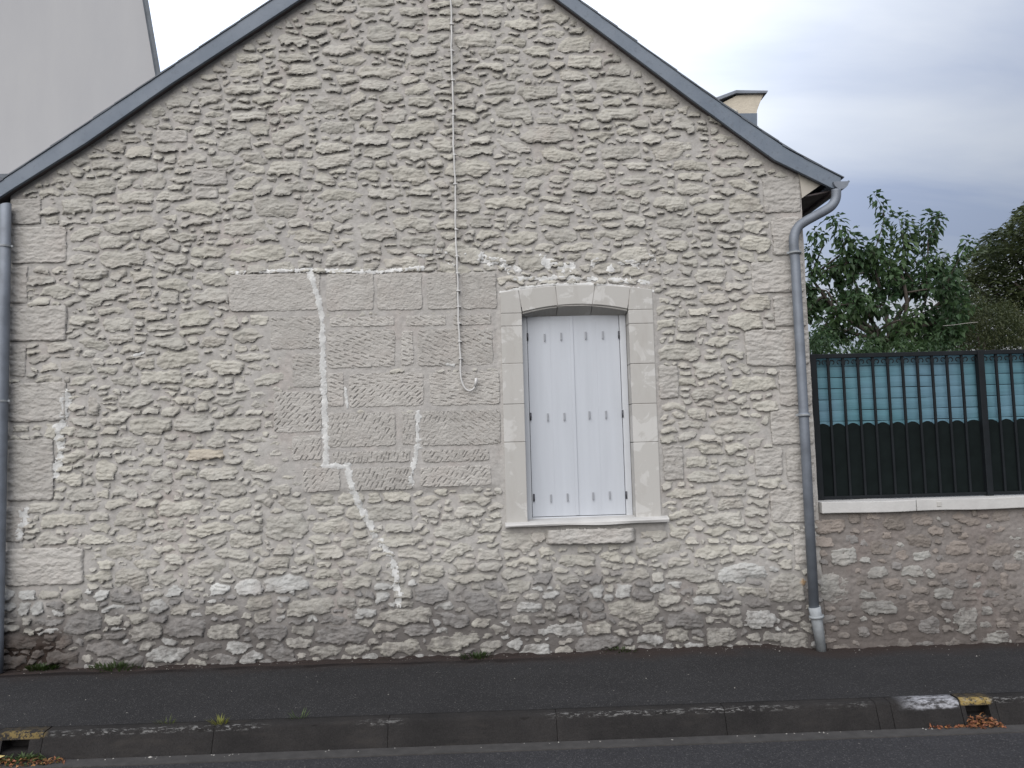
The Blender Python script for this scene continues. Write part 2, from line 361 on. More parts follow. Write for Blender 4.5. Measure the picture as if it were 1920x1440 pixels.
# ------------------------------------------------------------------ ground, road, pavement, kerb
def sheet(name, x0, x1, y0, y1, z, mat, n=1):
    bm = bmesh.new(); bmesh.ops.create_grid(bm, x_segments=n, y_segments=n, size=0.5)
    for v in bm.verts: v.co = Vector(((x0+x1)/2+v.co.x*(x1-x0), (y0+y1)/2+v.co.y*(y1-y0), z))
    return tag(link(name, bm_mesh(name, bm), mat), kind='structure')
sheet('ground', -400, 400, -400, 400, -0.16, MAT['soil'], 4)
sheet('road', -60, 60, -9.5, -1.612, -0.142, MAT['road'], 8)
def slab(name, x0, x1, y0, y1, z0, z1, mat):
    bm = bmesh.new(); box(bm, x0, x1, y0, y1, z0, z1); return tag(link(name, bm_mesh(name, bm), mat), kind='structure')
slab('gutter_channel', -60, 60, -1.612, -1.50, -0.157, -0.136, MAT['channel'])
slab('far_pavement', -60, 60, -12.5, -9.5, -0.157, -0.02, MAT['pavement'])
def pave_z(x, y):                        # the footway falls a little to the wall on the right and has a cracked strip by the wall
    k = np.clip((x-2.05)/0.45, 0, 1); k = k*k*(3-2*k); t = np.clip((y+1.2)/1.1, 0, 1)
    z = -0.048*k*t+0.004*fbm(x*1.3, y*1.3, 61, 3)
    yc = -0.135+0.035*fbm(x*1.4, x*0+3.3, 62, 3)
    d = np.abs(y-yc); amp = np.clip((1.3-x)/0.8, 0.12, 1)*np.clip(0.7+0.9*perlin(x*2.2, x*0+9.1, 63), 0.1, 1.2)
    z = z-0.028*amp*np.exp(-(d/0.016)**2)-0.007*amp*np.clip((y-yc)/0.02, 0, 1)
    near = np.clip((y+0.1)/0.1, 0, 1)
    return z+near*(0.012*fbm(x*7, y*7, 64, 4)-0.004)+0.0025*fbm(x*14, y*14, 65, 3)*near
xs = np.concatenate([np.linspace(-40, -4.6, 12)[:-1], np.linspace(-4.6, 6.2, 620), np.linspace(6.2, 40, 12)[1:]])
ys = np.concatenate([np.linspace(-1.352, -0.35, 26), np.linspace(-0.34, 0.06, 56)])
X, Y = np.meshgrid(xs, ys); Z = pave_z(X, Y)
V, F = grid_arrays(X, Y, Z, np.ones_like(X, bool))
tag(link('pavement', np_mesh('pavement', V, F), MAT['pavement']), kind='structure')

kerb = tag(empty('kerb', (0, -1.42, 0)), kind='structure')
KY0, KY1, KYB = -1.352, -1.447, -1.498
def kerb_profile(zb=-0.155): return [(KY0, zb), (KY0, 0.004), (KY1+0.02, 0.002), (KY1+0.006, -0.004), (KY1, -0.016), (KYB, zb)]
def kerb_stone(x0, x1, rough=0.002, hole=None, dz=0.0):
    n = max(2, int((x1-x0)/0.02)); prof = kerb_profile(); P = []
    for (y0, z0), (y1, z1) in zip(prof[:-1], prof[1:]):
        m = max(1, int(math.hypot(y1-y0, z1-z0)/0.02))
        P += [(y0+(y1-y0)*k/m, z0+(z1-z0)*k/m) for k in range(m)]
    P.append(prof[-1]); P = np.array(P)
    xx = np.linspace(x0+0.0015, x1-0.0015, n); Xg, I = np.meshgrid(xx, np.arange(len(P)))
    Yg = P[I, 0]; Zg = P[I, 1]+dz
    nn = rough*fbm(Xg*9, (Yg-Zg)*9, 71, 4)
    Yg = Yg-nn; Zg = Zg+nn*0.6*(Zg > -0.1)
    chip = np.clip(perlin(Xg*6, (Yg+Zg)*3, 73)-0.42, 0, 1)*((np.abs(Zg+0.01) < 0.02) & (Yg < -1.41))
    Zg = Zg-chip*0.05; Yg = Yg+chip*0.03
    endf = np.minimum((Xg-x0), (x1-Xg)); Yg = Yg+np.clip(0.008-endf, 0, 1)*0.5; Zg = Zg-np.clip(0.008-endf, 0, 1)*0.35
    keep = np.ones_like(Xg, bool)
    if hole: keep = ~((Xg > hole[0]) & (Xg < hole[1]) & (Zg < hole[2]) & (Yg < -1.43))
    V, F = grid_arrays(Xg, Yg, Zg, keep)
    o = link('kerb_stone', np_mesh('kerb_stone', V, F), MAT['kerb'], kerb); o.location = (0, 1.42, 0); return o
for a, c_ in ((-4.6, -3.62), (-3.62, -2.93), (-2.655, -1.672), (-1.672, -0.657), (-0.657, 0.334), (0.334, 1.335), (1.335, 2.245), (2.245, 2.335), (2.335, 2.752), (2.97, 3.97), (3.97, 4.97), (4.97, 5.97), (-5.6, -4.6)):
    kerb_stone(a, c_)
kerb_stone(-2.93, -2.655, 0.004, hole=(-2.875, -2.742, -0.034), dz=0.004)
kerb_stone(2.752, 2.97, 0.003, hole=(2.80, 2.915, -0.045), dz=0.004)
bm = bmesh.new(); box(bm, -60, 60, -1.46, -1.354, -0.156, -0.1); box(bm, -2.74, 2.79, -1.44, -1.36, -0.1, -0.012)
box(bm, -5.6, -2.89, -1.44, -1.36, -0.1, -0.012); box(bm, 2.93, 60, -1.44, -1.36, -0.1, -0.012); box(bm, -60, -5.61, -1.497, -1.441, -0.156, 0.0); box(bm, 5.98, 60, -1.497, -1.461, -0.156, 0.0)
o = link('kerb_bed', bm_mesh('kerb_bed', bm), MAT['kerb'], kerb); o.location = (0, 1.42, 0)

# ------------------------------------------------------------------ THE HOUSE
house = tag(empty('stone_house', (-0.6, 0, 0)), 'old rubble stone gable house with slate roof and one closed white window', 'house')
def H(o): o.location = (0.6, 0, 0); return o           # children are modelled in world coordinates
XL, XR = -3.775, 2.552
def lineseg(p, q): return (q[1]-p[1])/(q[0]-p[0])
RY = -0.075
lowL = [W(15, 359, RY), W(160, 268, RY), W(320, 157, RY), W(560, 0, RY)]
lowR = [W(1047, 0, RY), W(1280, 174, RY), W(1380, 248, RY), W(1453, 300, RY), W(1496, 321, RY), W(1561, 353, RY)]
sL = (lowL[3][1]-lowL[0][1])/(lowL[3][0]-lowL[0][0]); sR = lineseg(lowR[0], lowR[2])
AXP = (lowR[0][1]-sR*lowR[0][0]-lowL[3][1]+sL*lowL[3][0])/(sL-sR); AZP = lowL[3][1]+sL*(AXP-lowL[3][0])
def roof_low(x):                         # underside line of the rake above a wall point
    xs_ = [-4.3, lowL[0][0], lowL[3][0], AXP]+[p[0] for p in lowR]+[3.2]
    zs_ = [lowL[0][1]-(lowL[0][0]+4.3)*sL, lowL[0][1], lowL[3][1], AZP]+[p[1] for p in lowR]+[lowR[-1][1]-0.1]
    return np.interp(x, xs_, zs_)
# --- window measurements
PW = 0.125                               # plane of the shutters
oxL = [W(937, 550)[0], W(947, 985)[0]]; oxR = [W(1222, 548)[0], W(1240, 980)[0]]
OL, OR = 0.088, 1.301                    # outer edges of the surround
IL, IR = 0.255, 1.104                    # inner edges
SILLZ = 1.005
def extrados(x): return 2.800+0.052*(1-((x-0.69)/0.61)**2)
def intrados(x): return 2.645+0.050*(1-((x-0.69)/0.42)**2)
def in_open(X, Z, m=0.03): return (X > IL-m) & (X < IR+m) & (Z > SILLZ-0.02) & (Z < 2.68)
def in_surround(X, Z, g=0.0): return (X > OL-g) & (X < OR+g) & (Z > SILLZ-0.05-g) & (Z < extrados(X)+g)

def mort_h(x, z):
    base = -0.0065+0.0055*perlin(x*1.5, z*1.7, 19)+0.0055*fbm(x*4.2, z*5.6, 20, 3)+0.0016*fbm(x*22, z*30, 25, 2)
    ash = np.clip((x+1.88+0.25*perlin(z*3, x*0, 26))/0.12, 0, 1)*np.clip((0.06-x)/0.03, 0, 1)*np.clip((2.985-z)/0.03, 0, 1)*np.clip((z-1.24)/0.05, 0, 1)
    base = base+0.02*fbm(x*13, z*15, 29, 3)*np.clip((-3.22-x)/0.05, 0, 1)*np.clip((0.22-z)/0.05, 0, 1)
    base = base*(1-0.75*ash)+ash*(0.0095+0.002*fbm(x*9, z*9, 27, 3))
    wn = 0.05*fbm(x*9, z*9, 28, 3); hol = np.clip((-3.28+wn-x)/0.05, 0, 1)*np.clip((0.16+wn-z)/0.10, 0, 1)
    rg_ = np.clip(1-np.maximum(np.maximum(0.088-x, x-1.301), np.maximum(0.93-z, z-2.84))/0.07, 0, 1); rg_ = rg_*rg_*(3-2*rg_)
    base = base*(1-0.6*rg_)+0.011*rg_
    return base-0.018*hol
def mort_h_g(x, z): return 0.008*fbm(x*4.2, z*5.5, 30, 4)+0.003*fbm(x*26, z*34, 35, 3)

# --- stones: measured ones first, then the rubble between them
stones = []
def px_stone(x0, y0, x1, y1, kind='quoin', prot=0.016, tint=None, tool=None, p=8, ang=0):
    a = W(x0, (y0+y1)/2)[0]; b_ = W(x1, (y0+y1)/2)[0]; z1 = W((x0+x1)/2, y0)[1]; z0 = W((x0+x1)/2, y1)[1]
    stones.append(dict(cx=(a+b_)/2, cz=(z0+z1)/2, a=(b_-a)/2, b=(z1-z0)/2, ang=ang, p=p, prot=prot, kind=kind, tint=tint, tool=tool))
ASH = [  # x0,y0,x1,y1, tool directions (degrees; None = pitted)
 (428, 513, 603, 584, None), (611, 513, 702, 583, None), (707, 512, 793, 582, None), (801, 511, 858, 581, None), (866, 510, 931, 580, None),
 (507, 593, 602, 655, -35), (612, 594, 748, 613, -32), (758, 591, 840, 612, -35), (846, 590, 925, 610, -30),
 (613, 618, 743, 690, -27), (752, 618, 776, 688, -30), (782, 616, 926, 686, -33),
 (548, 662, 603, 727, -25), (614, 698, 646, 764, -30), (653, 699, 797, 763, 'V'), (804, 697, 939, 760, -18),
 (513, 734, 604, 811, 42), (613, 773, 744, 838, 58), (754, 772, 780, 837, 70), (788, 769, 941, 835, 'W'),
 (547, 816, 604, 863, 55), (616, 845, 777, 868, 75), (786, 842, 924, 866, 50), (650, 876, 777, 920, 60), (785, 873, 925, 912, 45), (568, 876, 640, 922, 50)]
for a in ASH: px_stone(*a[:4], kind='ashlar', prot=0.014, tool=a[4], p=14)
QUO = [  # quoins and big squared stones
 (20, 372, 78, 421, 0.014), (14, 424, 126, 494, 0.016), (17, 497, 52, 570, 0.010), (12, 573, 126, 640, 0.020), (17, 644, 50, 708, 0.014), (12, 716, 126, 791, 0.022),
 (12, 822, 101, 940, 0.012), (5, 1026, 158, 1098, 0.024), (8, 950, 46, 1018, 0.010),
 (1430, 331, 1501, 399, 0.012), (1448, 406, 1504, 480, 0.012), (1408, 489, 1508, 549, 0.012), (1450, 553, 1513, 612, 0.010), (1397, 617, 1518, 687, 0.020),
 (1461, 692, 1522, 762, 0.014), (1444, 768, 1526, 834, 0.016), (1415, 838, 1468, 893, 0.016), (1474, 840, 1528, 905, 0.008), (1444, 915, 1530, 980, 0.014), (1488, 992, 1533, 1058, 0.012),
 (1243, 834, 1281, 901, 0.020), (1234, 684, 1272, 748, 0.016), (360, 315, 428, 347, 0.012), (292, 243, 353, 268, 0.014), (365, 350, 410, 372, 0.012)]
for a in QUO: px_stone(*a[:4], kind='quoin', prot=a[4], p=random.choice((11, 14, 18)))
BIG = [  # conspicuous rubble stones traced from the photograph: x0,y0,x1,y1,protrusion,tint
 (498, 1077, 577, 1111, 0.022, 'w'), (440, 1085, 487, 1115, 0.020, 'w'), (392, 1092, 430, 1114, 0.018, 'w'), (312, 1098, 343, 1114, 0.016, 'w'), (172, 1104, 207, 1124, 0.016, 'w'),
 (36, 1104, 66, 1122, 0.014, 'w'), (35, 1131, 53, 1151, 0.012, 'w'), (58, 1131, 84, 1152, 0.012, 'w'), (278, 1122, 314, 1150, 0.014, 'w'), (118, 1105, 152, 1128, 0.016, None),
 (310, 1155, 390, 1196, 0.024, 'g'), (388, 1166, 452, 1196, 0.02, None), (120, 1150, 190, 1186, 0.016, 'g'), (240, 1168, 305, 1200, 0.016, None), (470, 1165, 545, 1200, 0.02, 'g'),
 (775, 1095, 843, 1131, 0.018, 'g'), (703, 1110, 733, 1129, 0.018, 'w'), (664, 1140, 700, 1158, 0.016, 'w'), (754, 1170, 812, 1190, 0.016, 'g'), (1018, 1105, 1048, 1122, 0.018, 'w'),
 (1105, 1100, 1133, 1119, 0.018, 'w'), (1152, 1096, 1187, 1118, 0.018, 'w'), (1214, 1092, 1250, 1108, 0.016, 'w'), (1392, 1142, 1455, 1175, 0.024, 'w'), (1318, 1172, 1388, 1207, 0.022, None),
 (940, 1068, 985, 1085, 0.018, None), (828, 1075, 930, 1090, 0.02, None), (1440, 1070, 1512, 1132, 0.018, None), (1348, 1125, 1392, 1134, 0.016, None), (1302, 1095, 1352, 1112, 0.018, None),
 (428, 456, 540, 492, 0.016, None), (505, 300, 570, 330, 0.02, None), (975, 235, 1075, 268, 0.022, None), (908, 365, 1000, 390, 0.024, None), (980, 82, 1040, 108, 0.018, None),
 (885, 115, 948, 132, 0.018, None), (1060, 100, 1130, 128, 0.014, None), (905, 6, 950, 30, 0.014, None), (860, 12, 898, 30, 0.014, None), (1000, 128, 1035, 143, 0.016, None),
 (1335, 205, 1385, 232, 0.02, None), (1340, 275, 1400, 300, 0.024, None), (1335, 310, 1400, 330, 0.02, None), (1365, 362, 1428, 402, 0.014, None), (1385, 440, 1440, 470, 0.016, None), (1360, 585, 1435, 614, 0.02, None),
 (1388, 555, 1445, 583, 0.014, None), (1300, 500, 1365, 530, 0.018, None), (240, 778, 320, 815, 0.02, None), (330, 772, 398, 812, 0.018, None), (410, 778, 495, 810, 0.026, None),
 (360, 542, 424, 569, 0.022, None), (300, 542, 335, 570, 0.02, None), (200, 670, 235, 682, 0.014, None), (165, 738, 190, 776, 0.016, None), (440, 612, 500, 642, 0.012, None),
 (280, 632, 350, 652, 0.026, None), (290, 520, 360, 545, 0.018, None), (590, 1020, 640, 1048, 0.018, None), (500, 960, 576, 1012, 0.014, None), (700, 1000, 795, 1022, 0.022, None),
 (640, 1080, 700, 1105, 0.02, None), (345, 840, 425, 862, 0.02, 'y'), (175, 860, 215, 905, 0.016, None), (280, 880, 320, 905, 0.014, None), (430, 205, 500, 228, 0.016, None),
 (240, 300, 300, 322, 0.02, None), (170, 300, 232, 318, 0.02, None), (150, 1000, 205, 1020, 0.016, None), (560, 48, 610, 68, 0.016, None), (690, 44, 740, 78, 0.012, None), (745, 10, 800, 30, 0.016, None),
 (660, 250, 730, 272, 0.022, None), (760, 180, 820, 200, 0.018, None), (850, 182, 895, 200, 0.016, None), (1310, 960, 1400, 985, 0.02, None), (1290, 880, 1350, 905, 0.018, None), (1300, 1020, 1370, 1045, 0.02, None)]
for a in BIG: px_stone(*a[:4], kind='rubble', prot=a[4], tint=a[5], p=random.uniform(2.6, 4), ang=R(random.uniform(-3, 3)))
# raster of taken room, 1 cm
RES = 0.01; ox, oz = XL, -0.06
nxr, nzr = int((XR-XL)/RES), int((AZP+0.1-oz)/RES)
XX, ZZ = np.meshgrid(ox+(np.arange(nxr)+0.5)*RES, oz+(np.arange(nzr)+0.5)*RES)
occ = (ZZ > roof_low(XX)-0.035) | in_surround(XX, ZZ, 0.035) | (ZZ < -0.03) | (XX > XR-0.012)
occ |= (XX > W(1015, 1005)[0]) & (XX < W(1200, 1005)[0]) & (ZZ > W(1100, 1024)[1]) & (ZZ < 1.0)
def sup(s, X, Z, g=0.0):
    c_, s_ = math.cos(s['ang']), math.sin(s['ang']); dx, dz = X-s['cx'], Z-s['cz']
    u = np.abs((dx*c_+dz*s_)/(s['a']+g)); v = np.abs((-dx*s_+dz*c_)/(s['b']+g)); p = s['p']
    return (u**p+v**p)**(1/p)
def win(s, oc, g, nx_, nz_, x0, z0):
    r = s['a']+g+abs(s['b']*s['ang']); q = s['b']+g+abs(s['a']*math.sin(s['ang']))
    i0 = max(0, int((s['cx']-r-x0)/RES)); i1 = min(nx_, int((s['cx']+r-x0)/RES)+2)
    j0 = max(0, int((s['cz']-q-z0)/RES)); j1 = min(nz_, int((s['cz']+q-z0)/RES)+2)
    return slice(j0, j1), slice(i0, i1)
for s in stones:
    w_ = win(s, occ, 0.012, nxr, nzr, ox, oz); occ[w_] |= sup(s, XX[w_], ZZ[w_], 0.010) < 1
def pack(occ_, XXr, ZZr, x0, z0, stages, lst, kindf):
    nz_, nx_ = occ_.shape
    for amin, amax, bmin, bmax, tries, gap in stages:
        free = np.argwhere(~occ_); 
        if len(free) == 0: break
        pick = free[RNG.integers(0, len(free), tries)]
        for j, i in pick:
            if occ_[j, i]: continue
            s = dict(cx=XXr[j, i]+random.uniform(-.005, .005), cz=ZZr[j, i]+random.uniform(-.005, .005), a=random.uniform(amin, amax), b=random.uniform(bmin, bmax),
                     ang=R(random.gauss(0, 6) if random.random() < 0.86 else random.uniform(-30, 30)), p=random.uniform(2.6, 6.0))
            w_ = win(s, occ_, gap, nx_, nz_, x0, z0)
            m = sup(s, XXr[w_], ZZr[w_], gap) < 1
            if m.size == 0 or (occ_[w_] & m).any(): continue
            occ_[w_] |= m; kindf(s); lst.append(s)
def rub(s):
    s['kind'] = 'rubble'; s['tool'] = None; s['tint'] = None
    z = s['cz']; s['prot'] = random.choice((random.uniform(0.001, 0.007), random.uniform(0.006, 0.016), random.uniform(0.011, 0.026)))
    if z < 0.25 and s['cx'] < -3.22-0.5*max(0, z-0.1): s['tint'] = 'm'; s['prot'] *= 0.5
    elif z < 0.58:
        s['tint'] = random.choices((None, 'w', 'g'), (0.45, 0.2, 0.35))[0]
pack(occ, XX, ZZ, ox, oz, [(0.13, 0.22, 0.052, 0.085, 500, -0.003), (0.09, 0.17, 0.038, 0.066, 1600, -0.003), (0.08, 0.14, 0.034, 0.056, 6000, -0.003), (0.07, 0.13, 0.028, 0.052, 12000, -0.003), (0.05, 0.10, 0.02, 0.040, 14000, -0.003), (0.035, 0.07, 0.016, 0.03, 14000, -0.003), (0.022, 0.045, 0.012, 0.022, 9000, -0.002)], stones, rub)

def tint_of(s):
    k = s.get('tint'); v = random.uniform(0.9, 1.08)
    if k == 'w': c_ = (0.46, 0.46, 0.45)
    elif k == 'g': c_ = (0.25, 0.242, 0.237)
    elif k == 'y': c_ = (0.41, 0.37, 0.31)
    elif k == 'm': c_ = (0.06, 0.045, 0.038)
    elif k == 'b': c_ = (0.34, 0.295, 0.26)
    elif s['kind'] in ('quoin', 'ashlar'): c_ = (0.395, 0.378, 0.358)
    else:
        t = random.random(); c_ = (0.38+0.03*t, 0.367+0.027*t, 0.341+0.012*t)
    return np.array(c_)*v
def gouge(X, Z, ang, seed, x0=0):        # short chisel strokes
    c_, s_ = math.cos(R(ang)), math.sin(R(ang)); u = X*c_+Z*s_; v = -X*s_+Z*c_
    v = v+0.006*perlin(u*9, v*20, seed)
    row = np.floor(v/0.033); off = _ang[(row.astype(np.int64)*7+seed) & 511]*0.2
    cell = np.floor((u+off)/0.078); fu = (u+off)/0.078-cell; fv = v/0.033-row
    hsh = _ang[(cell.astype(np.int64)*13+row.astype(np.int64)*5+seed) & 511]/6.283
    ln = 0.22+0.18*hsh
    m = np.clip(1-(np.abs(fu-0.5)/ln)**4, 0, 1)*np.clip(1-np.abs(fv-0.5-0.25*(fu-0.5)-0.5*(hsh-0.5))/(0.17), 0, 1)
    return m*(hsh > 0.08)*(0.75+0.5*hsh)
def build_stone(s, mh, res, warp_seed=40, nbs=None, grow=0.020, joint=0.0015):
    k = s['kind']; r = s['a']*1.12+0.045; q = s['b']*1.12+0.04+abs(s['a']*math.sin(s['ang']))
    xs_ = np.arange(s['cx']-r, s['cx']+r+res, res); zs_ = np.arange(s['cz']-q, s['cz']+q+res, res)
    X, Z = np.meshgrid(xs_, zs_)
    if k == 'rubble':
        wx = 0.022*fbm(X*7, Z*10, warp_seed, 5, 0.65); wz = 0.015*fbm(X*8, Z*9, warp_seed+5, 5, 0.65)
    else:
        wa = 0.0065 if k == 'quoin' else 0.0045; wx = wa*fbm(X*9, Z*9, warp_seed, 4, 0.7); wz = wa*fbm(X*9, Z*9, warp_seed+5, 4, 0.7)
    gr = grow if k == 'rubble' else 0.002
    Xw, Zw = X+wx, Z+wz; f = sup(s, Xw, Zw, gr); d = (1-f)*(min(s['a'], s['b'])+gr)
    if k == 'rubble':
        for o in nbs or ():
            fo = sup(o, Xw, Zw, grow if o['kind'] == 'rubble' else 0.004)
            d = np.minimum(d, (fo-f)*0.5*(min(s['b'], o['b'])+gr)-joint)
    hm = mh(X, Z); sd_ = int(abs(s['cx']*977+s['cz']*313)*10) % 300
    t = np.clip((s['cz']-Z)/s['b'], -1, 1)
    if k == 'rubble':
        ew = 0.017-0.0125*t
        e = np.clip(d/ew, 0, 1); e = e*(2-e)
        n1 = fbm(X*15, Z*19, sd_, 4, 0.6)
        rid = 0.5-np.abs(perlin(X*8+0.3*perlin(X*20, Z*20, sd_+1), Z*15, sd_+4))*1.3
        lay = Z+0.35*(X-s['cx'])*((sd_ % 7)-3)/12+0.014*fbm(X*8, Z*5, sd_+3, 4, 0.6); step = 0.020+0.010*(sd_ % 3)
        ph = lay/step-np.floor(lay/step)
        terr = (1-ph)*(0.35+0.65*np.clip(perlin(X*7, Z*13, sd_+9)*2.5, -1, 1))
        fc = 9.0
        for q_ in range(4):
            a1, a2 = _ang[(sd_+q_*17) & 511], _ang[(sd_+q_*29+3) & 511]/6.283
            fc = np.minimum(fc, (0.25+0.75*a2)*0.012+(np.cos(a1)*(X-s['cx'])*0.10+np.sin(a1)*(Z-s['cz'])*0.22))
        h = 0.66*s['prot']*(0.40+0.66*t)+0.0055*n1+0.006*rid+0.0095*terr*min(1, s['b']/0.045)+0.5*np.clip(fc, -0.016, 0.012)+0.0025+0.003*fbm(X*45, Z*55, sd_+2, 2)
        h = np.where(e > 0, -0.022+e*(0.022+np.maximum(h, -0.008)), -0.03)
    elif k == 'quoin':
        e = np.clip(d/0.010, 0, 1); e = e*(2-e)
        rg = 0.006*fbm(X*10, Z*26, sd_, 4, 0.6)+0.003*fbm(X*40, Z*60, sd_+2, 3)
        h = np.where(e > 0, -0.022+e*(0.022+0.6*s['prot']+rg), -0.03)
    else:
        e = np.clip(d/0.006, 0, 1)
        tl = s['tool']; h0 = s['prot']+0.003*fbm(X*5, Z*7, sd_, 3)
        if tl is None: rg = 0.0022*fbm(X*30, Z*40, sd_, 4, 0.7)-0.007*np.clip(perlin(X*38, Z*46, sd_+4)-0.35, 0, 1)
        else:
            if tl == 'V': g = np.where(Z > s['cz']+0.3*s['b'], gouge(X, Z, -16, sd_), gouge(X, Z, 38, sd_+1))
            elif tl == 'W': g = np.where(X < s['cx']-0.35*s['a'], gouge(X, Z, 55, sd_), gouge(X, Z, -45, sd_+1))
            else: g = gouge(X, Z, tl, sd_)
            wear = np.clip(0.75+1.0*fbm(X*4, Z*5, sd_+6, 2), 0.1, 1.15)
            rg = -0.019*g*wear+0.002*fbm(X*40, Z*50, sd_+2, 3)
        h = np.where(e > 0, -0.022+e*(0.022+h0+rg), -0.03)
    keep = (h > hm-0.009)
    return grid_arrays(X, -h, Z, keep)

# mortar body
def wall_grid(x0, x1, z0, z1, res, mh, cut):
    xs_ = np.linspace(x0, x1, int((x1-x0)/res)+1); zs_ = np.arange(z0, z1+res, res)
    X, Z = np.meshgrid(xs_, zs_); return (X, -mh(X, Z), Z, cut(X, Z))
X, Yv, Z, keep = wall_grid(XL, XR, -0.1, AZP+0.05, 0.0115, mort_h, lambda X, Z: (Z < roof_low(X)+0.06) & ~in_open(X, Z, 0.035))
V, F = grid_arrays(X, Yv, Z, keep)
wall = H(link('gable_wall', np_mesh('gable_wall', V, F), MAT['mortar'], house))
print('mortar quads', len(F), 'stones', len(stones))
HM = np.full((720, 720), -1.0)
def hm_add(V):
    np.maximum.at(HM, (np.clip(((V[:, 2]+0.2)/0.01).astype(int), 0, 719), np.clip(((V[:, 0]+4.0)/0.01).astype(int), 0, 719)), -V[:, 1])
def add_stones(lst, mh, parent, tintf, limit=300, grow=0.024):
    rb = sorted([s for s in lst if s['kind'] == 'rubble'], key=lambda s: -s['a']*s['b']*(0.5 if s['cz'] > 5.15 else 1))
    single = set(id(s) for s in rb[:limit]); RV, RF, RT, off = [], [], [], 0; tot = 0
    CXs = np.array([s['cx'] for s in lst]); CZs = np.array([s['cz'] for s in lst]); As = np.array([s['a'] for s in lst]); Bs = np.array([s['b'] for s in lst])
    for i_, s in enumerate(lst):
        nb_ = [lst[j] for j in np.nonzero((np.abs(CXs-s['cx']) < As+s['a']+0.06) & (np.abs(CZs-s['cz']) < Bs+s['b']+0.06))[0] if j != i_] if s['kind'] == 'rubble' else None
        V, F = build_stone(s, mh, 0.004 if s['kind'] == 'ashlar' else 0.007, nbs=nb_, grow=grow)
        if V is None or len(F) < 4: continue
        if mh is mort_h: hm_add(V)
        t = tintf(s); tot += len(F)
        if s['kind'] == 'rubble' and id(s) not in single:
            RV.append(V); RF.append(F+off); RT.append(np.repeat(t[None], len(V), 0)); off += len(V); continue
        nm = {'rubble': 'stone', 'quoin': 'quoin_stone', 'ashlar': 'ashlar_block'}[s['kind']]
        link(nm, np_mesh(nm, V, F, t), MAT['stone'], parent)
    if RV:
        o = link('rubble', np_mesh('rubble', np.concatenate(RV), np.concatenate(RF), np.concatenate(RT)), MAT['stone'], parent); o['kind'] = 'stuff'
    print('stone quads', tot)
add_stones(stones, mort_h, wall, tint_of)

# white repair mortar along the old cracks, smeared over whatever lies below it
gx_, gz_ = np.meshgrid(-4.0+(np.arange(720)+0.5)*0.01, -0.2+(np.arange(720)+0.5)*0.01); HM = np.maximum(HM, mort_h(gx_, gz_)); HS = np.zeros_like(HM)
for i_ in range(-2, 3):
    for j_ in range(-2, 3): HS += np.roll(np.roll(HM, i_, 0), j_, 1)/25
def repair(pts, w, h=0.026, mh=mort_h, parent=wall, rag=0.5, gap=0.0, mat='white_mortar'):
    P = np.array([W(*p) for p in pts]); lo = P.min(0)-w*2; hi = P.max(0)+w*2; res = 0.006
    X, Z = np.meshgrid(np.arange(lo[0], hi[0], res), np.arange(lo[1], hi[1], res))
    D = np.full(X.shape, 9.0)
    for a, c_ in zip(P[:-1], P[1:]):
        ab = c_-a; t = np.clip(((X-a[0])*ab[0]+(Z-a[1])*ab[1])/(ab@ab+1e-9), 0, 1); D = np.minimum(D, np.hypot(X-a[0]-t*ab[0], Z-a[1]-t*ab[1]))
    sd_ = int(P[0, 0]*100+500)
    f = D/(w*1.3)+rag*fbm(X*14, Z*14, sd_, 5, 0.7)+0.3*fbm(X*50, Z*50, sd_+7, 2)
    e = np.clip((1-f)/0.75, 0, 1); e = e*(2-e)
    if gap: e = e*np.clip((perlin(X*5, Z*7, sd_+3)+gap)*6, 0, 1)
    hs = np.maximum(HS[np.clip(((Z+0.2)/0.01).astype(int), 0, 719), np.clip(((X+4.0)/0.01).astype(int), 0, 719)], mh(X, Z))
    hh = hs-0.005+e*(0.0085+0.0012*fbm(X*12, Z*12, sd_+2, 3))
    V, F = grid_arrays(X, -hh, Z, e > 0.02)
    if V is not None: link('mortar_repair', np_mesh('mortar_repair', V, F), MAT[mat], parent)
repair([(436, 511), (560, 507), (700, 510), (792, 503)], 0.015, 0.024, gap=0.45, mat='lime')
repair([(580, 508), (592, 545), (604, 590), (606, 700), (611, 800), (611, 868)], 0.023, 0.023, rag=0.35)
repair([(611, 872), (652, 874), (656, 900), (672, 945), (690, 975)], 0.024, 0.027, rag=0.5)
repair([(690, 975), (700, 1000), (733, 1040), (742, 1080), (748, 1135)], 0.024, 0.034, rag=0.8)
repair([(783, 772), (783, 835), (775, 880), (772, 905)], 0.018, 0.023, rag=0.8)
repair([(648, 728), (652, 765)], 0.012, 0.021)
repair([(126, 738), (122, 778), (112, 800), (112, 850), (104, 895)], 0.030, 0.026, rag=0.7)
repair([(46, 955), (44, 985), (38, 1008)], 0.028, 0.024, rag=0.7)
for p in ([(795, 482), (850, 486)], [(882, 484), (925, 487)], [(945, 492), (966, 505)], [(1020, 490), (1068, 500)], [(1115, 491), (1145, 505)], [(1172, 490), (1215, 486)]):
    repair(p, 0.034, 0.026, rag=0.9, gap=0.32, mat='lime')
repair([(962, 523), (1040, 521), (1120, 524), (1215, 530)], 0.018, 0.024, rag=0.7, gap=0.35, mat='white_mortar')
repair([(938, 549), (985, 540), (1040, 534), (1100, 533), (1160, 537), (1224, 547)], 0.013, 0.036, rag=0.3, mat='lime')
repair([(838, 683), (850, 686)], 0.014, 0.024)
repair([(250, 668), (268, 662)], 0.012, 0.02)

